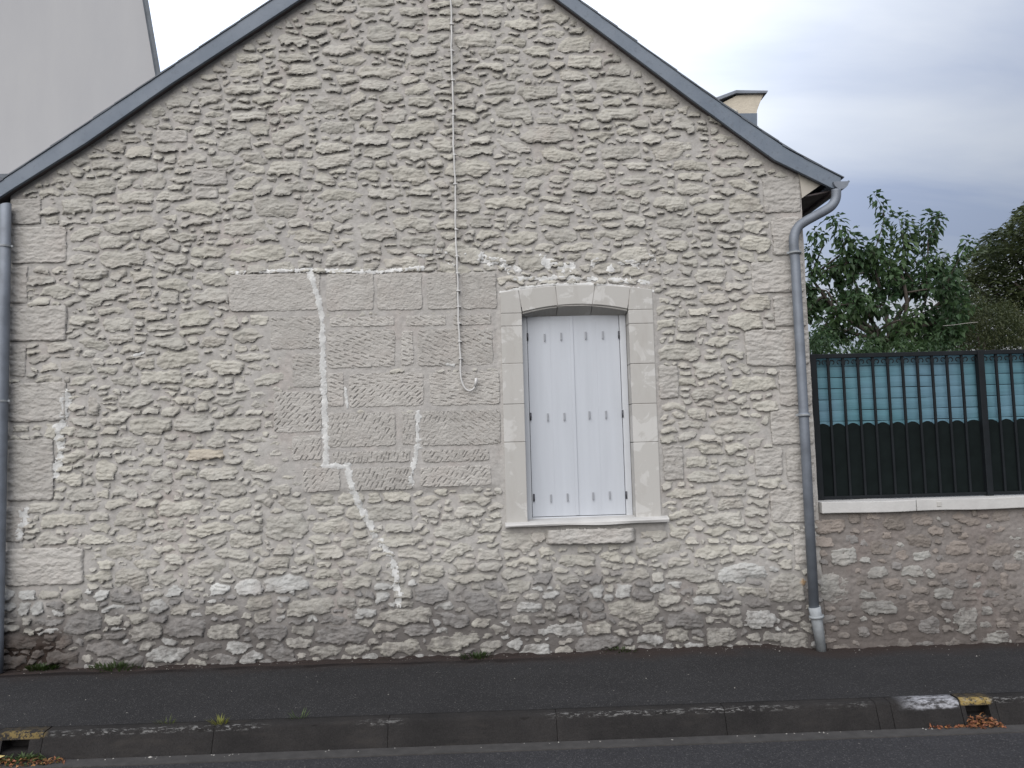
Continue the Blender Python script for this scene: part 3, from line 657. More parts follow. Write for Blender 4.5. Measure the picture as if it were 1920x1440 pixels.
# window surround: jamb stones and voussoirs
sur = H(tag(empty('window_surround', parent=house), 'smooth dressed stone surround'))
def tri_prism(name, poly, y0, y1, parent, mat, bev=0.004):
    bm = bmesh.new(); prism(bm, poly, y0, y1, bev); return link(name, bm_mesh(name, bm), mat, parent)
FY = -0.0165
jl = [W(960, y)[1] for y in (588, 612, 682, 758, 829, 983)]; jr = [W(1205, y)[1] for y in (581, 607, 682, 757, 829, 977)]
for z1, z0 in zip(jl[:-1], jl[1:]): tri_prism('surround_block', [(OL, z0+0.002), (IL, z0+0.002), (IL, z1-0.002), (OL, z1-0.002)], FY-random.uniform(0, 0.003), 0.15, sur, MAT['surround'])
for z1, z0 in zip(jr[:-1], jr[1:]): tri_prism('surround_block', [(IR, z0+0.002), (OR, z0+0.002), (OR, z1-0.002), (IR, z1-0.002)], FY-random.uniform(0, 0.003), 0.15, sur, MAT['surround'])
zlL, zlR = jl[0]+0.002, jr[0]+0.002
def voussoir(xt0, xt1, xb0, xb1, end=None):
    n = 8; rings = []; bm = bmesh.new()
    for k in range(n+1):
        t = k/n; xt = xt0+(xt1-xt0)*t; xb = xb0+(xb1-xb0)*t; zi = intrados(xb)
        zt = extrados(xt); zb = W(0, 0)[1] and (2.617+(xb-0.69)*(-0.01))
        prof = [(xt, FY, zt-0.006), (xb, FY, zi+0.004), (xb, FY+0.006, zi), (xb, -0.002, zi-0.001), (xb, 0.0, zi-0.013), (xb, 0.006, zi-0.016), (xb, 0.145, zb), (xt, 0.15, zt), (xt, FY+0.006, zt)]
        rings.append([bm.verts.new(p) for p in prof])
    for a, c_ in zip(rings[:-1], rings[1:]):
        m = len(a)
        for k in range(m): bm.faces.new((a[k], a[(k+1) % m], c_[(k+1) % m], c_[k]))
    bm.faces.new(rings[0]); bm.faces.new(rings[-1][::-1])
    link('surround_block', bm_mesh('surround_block', bm), MAT['surround'], sur)
vt = [W(972, 545)[0], W(1041, 538)[0], W(1115, 538)[0], W(1181, 545)[0]]; vb = [IL+0.004, W(1045, 572)[0], W(1110, 572)[0], IR-0.004]
for k in range(3): voussoir(vt[k]+0.0025, vt[k+1]-0.0025, vb[k]+0.0025, vb[k+1]-0.0025)
tri_prism('surround_block', [(OL, zlL), (IL, zlL), (IL, intrados(IL)), (vt[0]-0.0025, extrados(vt[0])), (OL+0.06, extrados(OL+0.06)), (OL, extrados(OL))], FY-0.001, 0.15, sur, MAT['surround'])
tri_prism('surround_block', [(IR, zlR), (OR, zlR), (OR, extrados(OR)), (OR-0.07, extrados(OR-0.07)), (vt[3]+0.0025, extrados(vt[3])), (IR, intrados(IR))], FY-0.001, 0.15, sur, MAT['surround'])
bm = bmesh.new()
prism(bm, [(OL+0.006, SILLZ-0.05), (IL-0.006, SILLZ-0.05), (IL-0.006, 2.78), (OL+0.006, 2.78)], -0.0125, 0.0); prism(bm, [(IR+0.006, SILLZ-0.05), (OR-0.006, SILLZ-0.05), (OR-0.006, 2.78), (IR+0.006, 2.78)], -0.013, 0.0)
prism(bm, [(IL-0.005, 2.70), (IR+0.005, 2.70), (IR+0.005, 2.79), (IL-0.005, 2.79)], -0.0115, 0.0)
link('joint_mortar', bm_mesh('joint_mortar', bm), MAT['mortar'], sur)
# sill and apron stone
za, zb_ = W(938, 985)[1], W(1252, 975)[1]
bm = bmesh.new(); n = 26; ring = []
for k in range(n+1):
    t = k/n; x = 0.080+t*(1.352-0.080); dz = 0.006*math.sin(t*7)+0.004*math.sin(t*17+1)
    zt = 1.000+0.004*(t-0.5)*4; zb = 0.957+0.010*t+dz*0.6
    pr = [(x, 0.13, zt+0.006), (x, -0.02, zt), (x, -0.062-0.006*math.sin(t*9), zt-0.012+dz*0.4), (x, -0.068-0.006*math.sin(t*9), zt-0.022), (x, -0.066, zb), (x, -0.0, zb-0.004), (x, 0.13, zb)]
    ring.append([bm.verts.new(p) for p in pr])
for a, c_ in zip(ring[:-1], ring[1:]):
    for k in range(len(a)): bm.faces.new((a[k], a[(k+1) % len(a)], c_[(k+1) % len(a)], c_[k]))
bm.faces.new(ring[0]); bm.faces.new(ring[-1][::-1])
H(link('window_sill', bm_mesh('window_sill', bm), MAT['sill'], house))
s = dict(cx=(W(1022, 1006)[0]+W(1193, 1006)[0])/2, cz=(W(1100, 990)[1]+W(1100, 1019)[1])/2, a=(W(1193, 1006)[0]-W(1022, 1006)[0])/2, b=0.062, ang=0, p=14, prot=0.085, kind='quoin', tint=None, tool=None)
V, F = build_stone(s, mort_h, 0.0075); link('apron_stone', np_mesh('apron_stone', V, F, np.array((0.42, 0.405, 0.385))), MAT['stone'], wall)
s = dict(cx=W(1020, 1006)[0]-0.045, cz=W(1017, 1004)[1], a=0.05, b=0.036, ang=0, p=2.6, prot=0.03, kind='rubble', tint=None, tool=None)
V, F = build_stone(s, mort_h, 0.0075); link('stone', np_mesh('stone', V, F, np.array((0.42, 0.40, 0.37))), MAT['stone'], wall)

# shutters
lx0, lx1 = W(989.5, 640, PW)[0], W(1161, 650, PW)[0]+0.002
zt, zb = 2.625, W(1000, 972, PW)[1]+0.012
midx = W(1075, 650, PW)[0]-0.003
bm = bmesh.new()
fx0, fx1 = IL+0.003, IR-0.003; zf = zb-0.040
box(bm, fx0, lx0-0.004, PW-0.012, 0.15, zf, zt+0.03, 0.003); box(bm, lx1+0.004, fx1, PW-0.012, 0.15, zf, zt+0.03, 0.003)
box(bm, lx0-0.003, lx1+0.003, PW-0.012, 0.15, zf+0.001, zb-0.004, 0.003); box(bm, fx0+0.004, fx1-0.004, PW-0.03, PW-0.012, zf-0.012, zf+0.012, 0.003); box(bm, fx0, fx1, 0.12, 0.15, zt+0.005, zt+0.04)
H(link('shutter_frame', bm_mesh('shutter_frame', bm), MAT['frame'], house))
bm = bmesh.new(); box(bm, IL-0.03, IR+0.03, 0.152, 0.16, SILLZ-0.03, 2.75); H(link('opening_back', bm_mesh('opening_back', bm), MAT['black'], house))
slot_me = None
def shutter(x0, x1, slots, hingex, shift=0.0):
    global slot_me, hinge_me
    bm = bmesh.new(); box(bm, x0+0.003, x1-0.003, PW+0.004+shift, PW+0.028, zb, zt); sh = H(link('shutter', bm_mesh('shutter', bm), MAT['pvc'], house))
    nb = 2; wdt = (x1-x0)/nb
    for k in range(nb):
        bm = bmesh.new(); box(bm, x0+k*wdt+0.0001, x0+(k+1)*wdt-0.0001, PW+shift-0.004, PW+0.006+shift, zb+0.001, zt, 0.0005); link('shutter_board', bm_mesh('shutter_board', bm), MAT['pvc'], sh)
    for (sx, sy) in slots:
        x, z = W(sx, sy, PW)
        if slot_me is None:
            bm = bmesh.new(); box(bm, -0.0065, 0.0065, -0.010, 0.0, -0.030, 0.030, 0.002); box(bm, -0.0035, 0.0035, -0.016, -0.0095, -0.034, -0.018, 0.001); slot_me = bm_mesh('shutter_catch', bm)
        o = link('shutter_catch', slot_me, MAT['steel'], sh); o.location = (x, PW-0.003, z)
    for (hx, hy) in hingex:
        x, z = W(hx, hy, PW); bm = bmesh.new(); tube(bm, [(x, PW-0.014, z-0.03), (x, PW-0.014, z+0.03)], 0.007, 8); link('hinge', bm_mesh('hinge', bm, True), MAT['dark_steel'], sh)
shutter(lx0, midx-0.001, [(1021, 633), (1052, 631), (1027, 782), (1058, 781), (1033, 934), (1064, 932)], [(989, 632), (995, 781), (1001, 933)])
shutter(midx+0.001, lx1, [(1098, 629), (1130, 628), (1105, 778), (1136, 777), (1112, 930), (1143, 928)], [(1160, 628), (1167, 776), (1174, 928)], 0.002)
bm = bmesh.new(); box(bm, midx-0.022, midx+0.004, PW-0.009, PW-0.0045, zb+0.004, zt-0.001, 0.0015); H(link('closing_strip', bm_mesh('closing_strip', bm), MAT['pvc'], house))

# roof: rake boards, slates, deck
upL = [W(40, 314, RY), W(302, 138, RY), W(510, 0, RY)]; upR = [W(1084, 0, RY), W(1320, 172, RY), W(1419, 240.5, RY), W(1480, 282, RY), W(1526, 306, RY), W(1577, 333, RY)]
sUL = (upL[2][1]-upL[0][1])/(upL[2][0]-upL[0][0]); sUR = (upR[1][1]-upR[0][1])/(upR[1][0]-upR[0][0])
UX = (upR[0][1]-sUR*upR[0][0]-upL[2][1]+sUL*upL[2][0])/(sUL-sUR); UZ = upL[2][1]+sUL*(UX-upL[2][0])
DEPTH = 8.5
eL = (-4.06, upL[0][1]-(upL[0][0]+4.06)*sUL); eLl = (-4.06, lowL[0][1]-(lowL[0][0]+4.06)*sL)
topR = [(UX, UZ)]+upR; topL = [eL, upL[0], upL[2], (UX, UZ)]
roof = H(empty('roof', parent=house))
bm = bmesh.new(); up_line = topL+topR[1:]
rows = [[bm.verts.new((p[0], y, p[1]-0.012)) for p in up_line] for y in (RY+0.005, DEPTH)]
rowb = [[bm.verts.new((p[0], y, p[1]-0.07)) for p in up_line] for y in (RY+0.03, DEPTH)]
for k in range(len(up_line)-1):
    bm.faces.new((rows[0][k], rows[0][k+1], rows[1][k+1], rows[1][k])); bm.faces.new((rowb[0][k+1], rowb[0][k], rowb[1][k], rowb[1][k+1]))
    bm.faces.new((rows[0][k+1], rows[0][k], rowb[0][k], rowb[0][k+1])); bm.faces.new((rows[1][k], rows[1][k+1], rowb[1][k+1], rowb[1][k]))
link('roof_deck', bm_mesh('roof_deck', bm), MAT['slate'], roof)
tri_prism('rake_board', [eLl]+lowL+[(AXP, AZP), (UX, UZ)]+list(reversed(upL))+[eL], RY, RY+0.028, roof, MAT['rake'], 0.003)
lowR2 = lowR[:]; endR = [W(1580, 357, RY)]
tri_prism('rake_board', [(AXP, AZP+0.0)]+lowR2+[W(1574, 352, RY)]+list(reversed(upR))+[(UX, UZ)], RY-0.001, RY+0.028, roof, MAT['rake'], 0.003)
def under_strip(low, name):              # board closing the gap between rake and wall
    bm = bmesh.new(); a = [bm.verts.new((p[0], RY+0.024, p[1]+0.012)) for p in low]; c_ = [bm.verts.new((p[0], 0.03, p[1]+0.014)) for p in low]
    for k in range(len(low)-1): bm.faces.new((a[k], a[k+1], c_[k+1], c_[k]))
    link(name, bm_mesh(name, bm), MAT['eave_dark'], roof)
under_strip([eLl]+lowL+[(AXP, AZP)], 'rake_lining'); under_strip([(AXP, AZP)]+lowR[:5], 'rake_lining')
def slates(line, step):
    P = [Vector((p[0], 0, p[1])) for p in line]; ln = [0]
    for a, c_ in zip(P[:-1], P[1:]): ln.append(ln[-1]+(c_-a).length)
    def at(d):
        for k in range(len(P)-1):
            if d <= ln[k+1] or k == len(P)-2:
                t = (d-ln[k])/(ln[k+1]-ln[k]); return P[k].lerp(P[k+1], t)
    d = 0.0
    while d < ln[-1]-0.02:               # line runs from eave up to ridge
        a = at(d); c_ = at(min(d+step*1.7, ln[-1])); t = (c_-a).normalized(); n_ = Vector((-t.z, 0, t.x)); n_ = n_ if n_.z > 0 else -n_
        j = random.uniform(-0.004, 0.004)
        q = [a+n_*(0.004+j)-t*0.02, a+n_*(0.013+j)-t*0.02, c_+n_*0.006, c_+n_*-0.002]
        bm = bmesh.new(); prism(bm, [(v.x, v.z) for v in q], RY-0.006-random.uniform(0, 0.004), 0.28); link('slate', bm_mesh('slate', bm), MAT['slate'], roof); d += step
slates(topL, 0.2); slates(list(reversed(topR)), 0.2)
# right eave: end board, lining, fascia, gutter
tri_prism('eave_end_board', [W(1496, 319), W(1498, 332), W(1503, 372), W(1540, 346), W(1563, 352), W(1561, 345), W(1496, 310)], -0.012, 0.012, roof, MAT['eave_board'], 0.002)
def eave(x0, z0, x1, z1, name):
    bm = bmesh.new(); vs = [bm.verts.new(p) for p in ((x0, 0.012, z0), (x1, 0.012, z1), (x1, DEPTH, z1), (x0, DEPTH, z0))]; bm.faces.new(vs)
    ex = bmesh.ops.extrude_face_region(bm, geom=bm.faces[:]); 
    for v in ex['geom']:
        if isinstance(v, bmesh.types.BMVert): v.co.z += 0.012
    link(name, bm_mesh(name, bm), MAT['eave_dark'], roof)
e0 = W(1503, 372); e1 = W(1560, 356)
eave(e0[0]-0.05, e0[1], e1[0], e1[1]-0.01, 'eave_lining')
bm = bmesh.new(); box(bm, e1[0]-0.01, e1[0]+0.014, 0.0, DEPTH, e1[1]-0.035, e1[1]+0.06); link('fascia', bm_mesh('fascia', bm), MAT['eave_dark'], roof)
eave(XL, 3.50, -4.02, 3.44, 'eave_lining')
def gutter(cx, cz, r=0.062, flip=1):
    bm = bmesh.new(); A = [math.pi*(1+k/10) for k in range(11)]
    prof = [(cx+r*math.cos(a), cz+r*math.sin(a)) for a in A]; prof2 = [(cx+(r-0.005)*math.cos(a), cz+(r-0.005)*math.sin(a)) for a in reversed(A)]
    prism(bm, prof+prof2, -0.10, DEPTH)
    prism(bm, prof, -0.104, -0.099)
    o = H(link('gutter', bm_mesh('gutter', bm), MAT['zinc'], house)); 
    bm = bmesh.new(); tube(bm, [(cx+flip*r, -0.10, cz), (cx+flip*r, DEPTH, cz)], 0.009, 8); link('gutter_bead', bm_mesh('gutter_bead', bm, True), MAT['zinc'], o)
g = W(1577, 343, -0.1); gutter(g[0]+0.0, g[1]+0.012); gutter(-4.09, 3.55, flip=-1)
# side and back walls
bm = bmesh.new(); box(bm, XR-0.45, XR-0.001, 0.012, DEPTH-0.1, -0.1, 3.62); box(bm, XL+0.001, XL+0.4, 0.012, DEPTH-0.1, -0.1, 3.55); box(bm, XL+0.41, XR-0.46, DEPTH-0.4, DEPTH-0.1, -0.1, 3.5)
H(link('side_walls', bm_mesh('side_walls', bm), MAT['mortar'], house))
# chimney
CY = 1.7
ch = [W(1340, 200, CY), W(1381, 179, CY), W(1433, 174, CY), W(1429, 183, CY), W(1424, 195, CY), W(1420, 206, CY), W(1418.5, 214, CY), W(1418.5, 262, CY), W(1340, 262, CY)]
chim = H(tri_prism('chimney', ch, CY, CY+0.5, house, MAT['chimney'], 0.004)); chim.location = (0.6, 0, 0)
tri_prism('chimney_cap', [W(1334, 193, CY-0.03), W(1380, 175, CY-0.03), W(1438, 174.5, CY-0.03), W(1440, 170, CY-0.03), W(1380, 169, CY-0.03), W(1334, 186, CY-0.03)], CY-0.035, CY+0.54, chim, MAT['zinc'], 0.003)
tri_prism('chimney_flashing', [W(1372, 213, CY), W(1419.5, 212.5, CY), W(1419.5, 264, CY), W(1372, 264, CY)], CY-0.006, CY+0.51, chim, MAT['rake'], 0.002)
# downpipes
PY = -0.082
def P3(px, py, y=PY): x, z = W(px, py, y); return (x, y, z)
def ring_(bm, p, r, h, ax): tube(bm, [Vector(p)-Vector(ax)*h/2, Vector(p)+Vector(ax)*h/2], r, 20)
bm = bmesh.new(); path = smooth_path([P3(1568, 356), P3(1567, 372), P3(1560, 385), P3(1548, 394), P3(1528, 405), P3(1511, 414.5), P3(1498, 424), P3(1490.5, 437), P3(1488, 455), P3(1491, 490)], 5)
tube(bm, path+[P3(1507, 778), P3(1526.5, 1140)], 0.0375, 20)
dp = H(link('downpipe', bm_mesh('downpipe', bm, True), MAT['zinc'], house))
ax_ = (Vector(P3(1526.5, 1140))-Vector(P3(1491, 490))).normalized()
for (a, c_) in ((1490, 474), (1507, 778)):
    bm = bmesh.new(); ring_(bm, P3(a, c_), 0.0445, 0.03, ax_); link('pipe_sleeve', bm_mesh('pipe_sleeve', bm, True), MAT['zinc'], dp)
    bm = bmesh.new(); ring_(bm, P3(a, c_), 0.052, 0.012, ax_); x, y, z = P3(a, c_); box(bm, x-0.062, x-0.045, y-0.006, y+0.006, z-0.008, z+0.008); box(bm, x-0.006, x+0.006, y+0.04, 0.02, z-0.006, z+0.006); link('pipe_clip', bm_mesh('pipe_clip', bm), MAT['zinc_light'], dp)
bm = bmesh.new(); ax2 = (Vector(P3(1540, 1216))-Vector(P3(1527, 1140))).normalized(); tube(bm, [P3(1527, 1138), P3(1531, 1158), P3(1540.5, 1222)], [0.046, 0.043, 0.036], 20); ring_(bm, P3(1531, 1156), 0.056, 0.018, ax2)
link('pipe_foot', bm_mesh('pipe_foot', bm, True), MAT['zinc_light'], dp)
bm = bmesh.new(); tube(bm, [(-4.09, PY, 3.52), (-4.05, PY, 3.45)]+[P3(9.5, 385)]+[P3(6, 600), P3(-6, 1200), P3(-7, 1262)], 0.046, 20)
dp2 = H(link('downpipe', bm_mesh('downpipe', bm, True), MAT['zinc'], house))
for (a, c_) in ((8.5, 462), (2.5, 752)):
    bm = bmesh.new(); ring_(bm, P3(a, c_), 0.052, 0.014, (0, 0, 1)); x, y, z = P3(a, c_); box(bm, x+0.045, x+0.066, y-0.006, y+0.006, z-0.008, z+0.008); link('pipe_clip', bm_mesh('pipe_clip', bm), MAT['zinc_light'], dp2)

# cable down the gable
cb = tag(empty('wall_cable', (W(866, 715)[0], -0.04, W(866, 715)[1])), 'thin pale cable running down the gable and ending in a small hook', 'cable')
def C3(px, py, y=-0.043): x, z = W(px, py, y); return Vector((x, y, z))
off = -Vector(cb.location)
pts = [C3(842, -170), C3(845, 0), C3(847, 100), C3(850, 240), C3(853, 350), C3(856, 480), C3(859, 560), C3(862, 660), C3(863.5, 700), C3(866, 717), C3(873, 729), C3(881, 732.5), C3(888, 729), C3(892, 722)]
bm = bmesh.new(); pp = smooth_path(pts, 8); pp = [p+Vector((0.003*math.sin(p.z*9)+0.002*math.sin(p.z*31), 0.004*math.sin(p.z*14), 0)) for p in pp]
tube(bm, pp, 0.0072, 8); o = link('cable_run', bm_mesh('cable_run', bm, True), MAT['cable'], cb); o.location = off
bm = bmesh.new(); tube(bm, [C3(891, 724, -0.05), C3(893, 709, -0.05)], 0.011, 10); o = link('cable_end', bm_mesh('cable_end', bm, True), MAT['cable'], cb); o.location = off
clip = None
for k, yy in enumerate((45, 95, 150, 215, 290, 345, 395, 430, 480, 512, 545, 575, 606, 640, 672)):
    if clip is None:
        bm = bmesh.new(); box(bm, -0.011, 0.011, -0.010, 0.03, -0.006, 0.006, 0.002); box(bm, 0.009, 0.02, -0.004, 0.03, -0.004, 0.004, 0.001); clip = bm_mesh('cable_clip', bm)
    xx = np.interp(yy, [0, 240, 480, 700], [845, 850, 856, 863.5]); o = link('cable_clip', clip, MAT['cable'], cb); o.location = C3(xx, yy)+off

# ------------------------------------------------------------------ garden wall, coping, fence
GX0, GX1 = XR+0.002, 6.4
gw = tag(empty('garden_wall', (4.0, 0.1, 0)), 'low brownish rubble wall with pale stone coping beside the house', 'wall')
def GWo(o): o.location = (-4.0, -0.1, 0); return o
X, Yv, Z, keep = wall_grid(GX0, GX1, -0.14, 1.0, 0.0085, mort_h_g, lambda X, Z: X < 99)
V, F = grid_arrays(X, Yv, Z, keep); gm = GWo(link('rubble_wall', np_mesh('rubble_wall', V, F), MAT['mortar_dark'], gw))
gst = []
def g_stone(x0, y0, x1, y1, prot, tint, p=3.0):
    a, c_ = W(x0, y0)[0], W(x1, y0)[0]; z1, z0 = W(x0, y0)[1], W(x0, y1)[1]
    gst.append(dict(cx=(a+c_)/2, cz=(z0+z1)/2, a=(c_-a)/2, b=(z1-z0)/2, ang=0, p=p, prot=prot, kind='rubble', tint=tint, tool=None))
for a in ((1538, 1068, 1586, 1130, 0.012, None, 5), (1556, 1027, 1610, 1056, 0.016, None), (1627, 1060, 1663, 1080, 0.012, None), (1692, 1062, 1730, 1080, 0.012, None), (1732, 1064, 1750, 1080, 0.008, None), (1610, 1106, 1642, 1120, 0.012, None),
          (1615, 1128, 1682, 1150, 0.014, None), (1750, 1102, 1788, 1120, 0.010, None), (1786, 1132, 1830, 1185, 0.014, None), (1840, 1132, 1858, 1148, 0.010, None), (1574, 1160, 1590, 1168, 0.01, None), (1664, 1165, 1702, 1182, 0.012, 'b'),
          (1872, 1072, 1890, 1104, 0.008, 'b'), (1904, 1032, 1925, 1050, 0.01, None), (1632, 1172, 1655, 1190, 0.010, 'b'), (1656, 1084, 1690, 1106, 0.008, 'b'), (1720, 1160, 1760, 1185, 0.012, 'g')):
    g_stone(*a)
gox, goz = GX0, -0.13; gnx, gnz = int((GX1-GX0)/RES), int(1.1/RES)
GXX, GZZ = np.meshgrid(gox+(np.arange(gnx)+0.5)*RES, goz+(np.arange(gnz)+0.5)*RES); gocc = (GZZ > 0.97) | (GZZ < -0.1) | (GXX < GX0+0.01) & (GZZ > 2)
for s in gst: w_ = win(s, gocc, 0.012, gnx, gnz, gox, goz); gocc[w_] |= sup(s, GXX[w_], GZZ[w_], 0.012) < 1
def grub(s):
    s['kind'] = 'rubble'; s['tool'] = None; s['tint'] = random.choices((None, 'b', 'g', 'd'), (0.16, 0.36, 0.22, 0.26))[0]; s['prot'] = random.uniform(0.0, 0.015)
pack(gocc, GXX, GZZ, gox, goz, [(0.07, 0.13, 0.03, 0.055, 260, 0.02), (0.04, 0.08, 0.02, 0.04, 1500, 0.010), (0.02, 0.045, 0.012, 0.025, 2500, 0.008)], gst, grub)
def gtint(s):
    k = s.get('tint'); v = random.uniform(0.88, 1.1)
    return v*np.array({None: (0.31, 0.305, 0.29), 'b': (0.235, 0.205, 0.185), 'g': (0.21, 0.20, 0.195), 'd': (0.19, 0.168, 0.152)}[k])
add_stones(gst, mort_h_g, gm, gtint, grow=0.015)
cz1 = 1.078; cz0 = cz1-0.088
for (a, c_) in ((GX0+0.006, W(1712, 950)[0]), (W(1712, 950)[0]+0.005, W(1712, 950)[0]+1.9), (W(1712, 950)[0]+1.905, GX1)):
    bm = bmesh.new(); box(bm, a, c_, -0.048, 0.34, cz0, cz1, 0.006)
    bmesh.ops.subdivide_edges(bm, edges=[e for e in bm.edges if e.calc_length() > 0.3], cuts=14)
    for v in bm.verts: v.co.z += 0.003*math.sin(v.co.x*8+v.co.y*20); v.co.y += 0.003*math.sin(v.co.x*13)
    GWo(link('coping_stone', bm_mesh('coping_stone', bm), MAT['sill'], gw))
bm = bmesh.new(); box(bm, W(1755, 950)[0]-0.018, W(1755, 950)[0]+0.018, -0.0515, -0.03, cz0+0.03, cz1-0.02, 0.004); GWo(link('coping_plug', bm_mesh('coping_plug', bm), MAT['surround'], gw))
bm = bmesh.new(); box(bm, GX0, GX1, 0.02, 0.30, -0.14, cz0-0.004); GWo(link('wall_core', bm_mesh('wall_core', bm), MAT['mortar_dark'], gw))

FYP = 0.17
fence = tag(empty('iron_fence', (4.2, FYP, cz1)), 'black iron railing with scalloped sheet panels and a teal screen behind it', 'fence')
def FE(o): o.location = (-4.2, -FYP, -cz1); return o
ftop = W(1720, 660, FYP)[1]; fx = [W(px, 740, FYP)[0] for px in (1555.5, 1583.5, 1611.5, 1640, 1668, 1696, 1724, 1752, 1779, 1807)]
pit = (fx[-1]-fx[0])/9; postx = W(1840.5, 740, FYP)[0]
bars = [fx[0]+k*pit for k in range(10)]; p0 = bars[0]-pit
post_list = [p0-pit*0.05, postx]; nxt = postx+0.03
bars2 = [postx+0.015+pit*(k+1) for k in range(14)]
post_list.append(bars2[-1]+pit+0.015); allb = bars+bars2
bm = bmesh.new(); box(bm, p0-0.03, 6.2, FYP-0.02, FYP+0.02, ftop-0.035, ftop, 0.003); FE(link('top_rail', bm_mesh('top_rail', bm), MAT['iron'], fence))
bm = bmesh.new(); box(bm, p0-0.03, 6.2, FYP-0.014, FYP+0.014, cz1+0.004, cz1+0.03, 0.003); FE(link('bottom_rail', bm_mesh('bottom_rail', bm), MAT['iron'], fence))
for x in post_list:
    bm = bmesh.new(); box(bm, x-0.026, x+0.026, FYP-0.03, FYP+0.022, cz1-0.004, ftop+0.002, 0.004); FE(link('post', bm_mesh('post', bm), MAT['iron'], fence))
bm = bmesh.new(); box(bm, -0.009, 0.009, -0.009, 0.009, cz1+0.03, ftop-0.034, 0.001); bar_me = bm_mesh('bar', bm)
for x in allb:
    o = FE(link('bar', bar_me, MAT['iron'], fence)); o.location.x += x; o.location.y += FYP
bm = bmesh.new(); sc = [(0.012, 0, -0.06)]
for k in range(15):
    a = -0.2+k/14*4.6; r = 0.024-0.0009*k; sc.append((0.034-r*math.cos(a)*1.0, 0, -0.040+r*math.sin(a)*1.05))
tube(bm, sc, 0.0048, 6); scroll_r = bm_mesh('scroll', bm, True); scroll_l = scroll_r.copy(); 
for v in scroll_l.vertices: v.co.x *= -1
edges_x = sorted(post_list+allb)
for x in edges_x:
    for me, sgn in ((scroll_r, 1), (scroll_l, -1)):
        if x in post_list: sx = x+sgn*0.014
        else: sx = x
        o = FE(link('scroll', me, MAT['iron'], fence)); o.location = (sx-4.2, -0.004, ftop-0.032-cz1)
zs0 = [W(1540, 800, FYP+0.02)[1]+0.004]
for a, c_ in zip(edges_x[:-1], edges_x[1:]):
    bm = bmesh.new(); n = 12; zsc = zs0[0]
    top = [(a+0.003+(c_-a-0.006)*k/n, zsc-0.012+0.032*math.sin(math.pi*k/n)**0.8) for k in range(n+1)]
    prism(bm, [(a+0.003, cz1+0.012)]+top+[(c_-0.003, cz1+0.012)] if False else [(c_-0.003, cz1+0.012), (a+0.003, cz1+0.012)]+top, FYP+0.013, FYP+0.016)
    FE(link('sheet_panel', bm_mesh('sheet_panel', bm), MAT['sheet'], fence))
scr = FE(empty('privacy_screen', parent=fence)); zb0 = ftop-0.012; bw = 0.0905
k = 0
while zb0-k*bw > 1.3:
    z1 = zb0-k*bw; z0 = z1-bw+0.004; n = 60; bm = bmesh.new(); prev = None
    for q in range(n+1):
        x = p0-0.03+q/n*(6.2-p0); yy = FYP+0.045+0.006*math.sin(x*5.1+k*0.3)+0.003*math.sin(x*17+k); dz = 0.002*math.sin(x*9+k*1.3)
        cur = [bm.verts.new((x, yy, z0+dz)), bm.verts.new((x, yy-0.006, (z0+z1)/2+dz)), bm.verts.new((x, yy, z1+dz))]
        if prev:
            for i in range(2): bm.faces.new((prev[i], cur[i], cur[i+1], prev[i+1]))
        prev = cur
    link('screen_band', bm_mesh('screen_band', bm, True), MAT['teal'], scr); k += 1
bm = bmesh.new(); box(bm, p0-0.03, 6.2, FYP+0.062, FYP+0.066, 1.3, ftop-0.02); link('screen_back', bm_mesh('screen_back', bm), MAT['iron'], scr)

# ------------------------------------------------------------------ neighbouring building, far house
NY = 5.0
nb = tag(empty('neighbour_building', (-6, NY, 0)), 'tall pale grey rendered building with slanting dark verge behind the roof', 'building')
def NBo(o): o.location = (6, -NY, 0); return o
n1 = W(298, 150, NY); n0 = W(270.5, -10, NY); k_ = (n1[0]-n0[0])/(n1[1]-n0[1]); zb = W(20, 321, NY)[1]
xe = lambda z: n1[0]+k_*(z-n1[1])
xtop = 12.0
def _oblique(o):                         # the flank does not run square to the street
    for v in o.data.vertices: v.co.x -= 0.85*max(0.0, v.co.y-NY)
_nw = NBo(tri_prism('rendered_wall', [(-14, -0.1), (xe(-0.1+3.0), -0.1), (xe(3.0), 3.0), (xe(xtop), xtop), (-14, xtop)], NY, NY+9, nb, MAT['render'], 0))
_oblique(_nw)
bmz = [(xe(3.0)+0.005, 3.0), (xe(3.0)+0.06, 3.0), (xe(xtop)+0.06, xtop+0.02), (xe(xtop)+0.005, xtop+0.02)]
_oblique(NBo(tri_prism('slate_verge', bmz, NY-0.06, NY+9.05, nb, MAT['slate'], 0.003)))
x1_, z1_ = W(60, 326, NY-0.5); x0_, z0_ = W(-200, 342, NY-0.5)
NBo(tri_prism('lower_roof', [(-14, z1_-0.05), (x1_+0.8, z1_+0.02), (x1_+0.8, z1_-0.45), (-14, z1_-0.6)], NY-0.5, NY-0.01, nb, MAT['slate'], 0.005))
fh = tag(empty('far_house', (20.5, 22, 0)), 'distant white house with pale grey roof half hidden by trees', 'house')
q0 = W(1886, 562, 22); q1 = W(1924, 533, 22); sl_ = (q1[1]-q0[1])/(q1[0]-q0[0])
bm = bmesh.new(); px_ = [(q0[0], q0[1]), (q0[0]+3.4, q0[1]+3.4*sl_), (q0[0]+6.8, q0[1])]
prism(bm, [(px_[0][0]+0.5, -0.1), (px_[2][0]-0.5, -0.1), (px_[2][0]-0.5, px_[2][1]+0.2), (px_[1][0], px_[1][1]-0.3), (px_[0][0]+0.5, px_[0][1]+0.2)], 22, 30); o = link('wall', bm_mesh('wall', bm), MAT['white_wall'], fh); o.location = (-20.5, -22, 0)
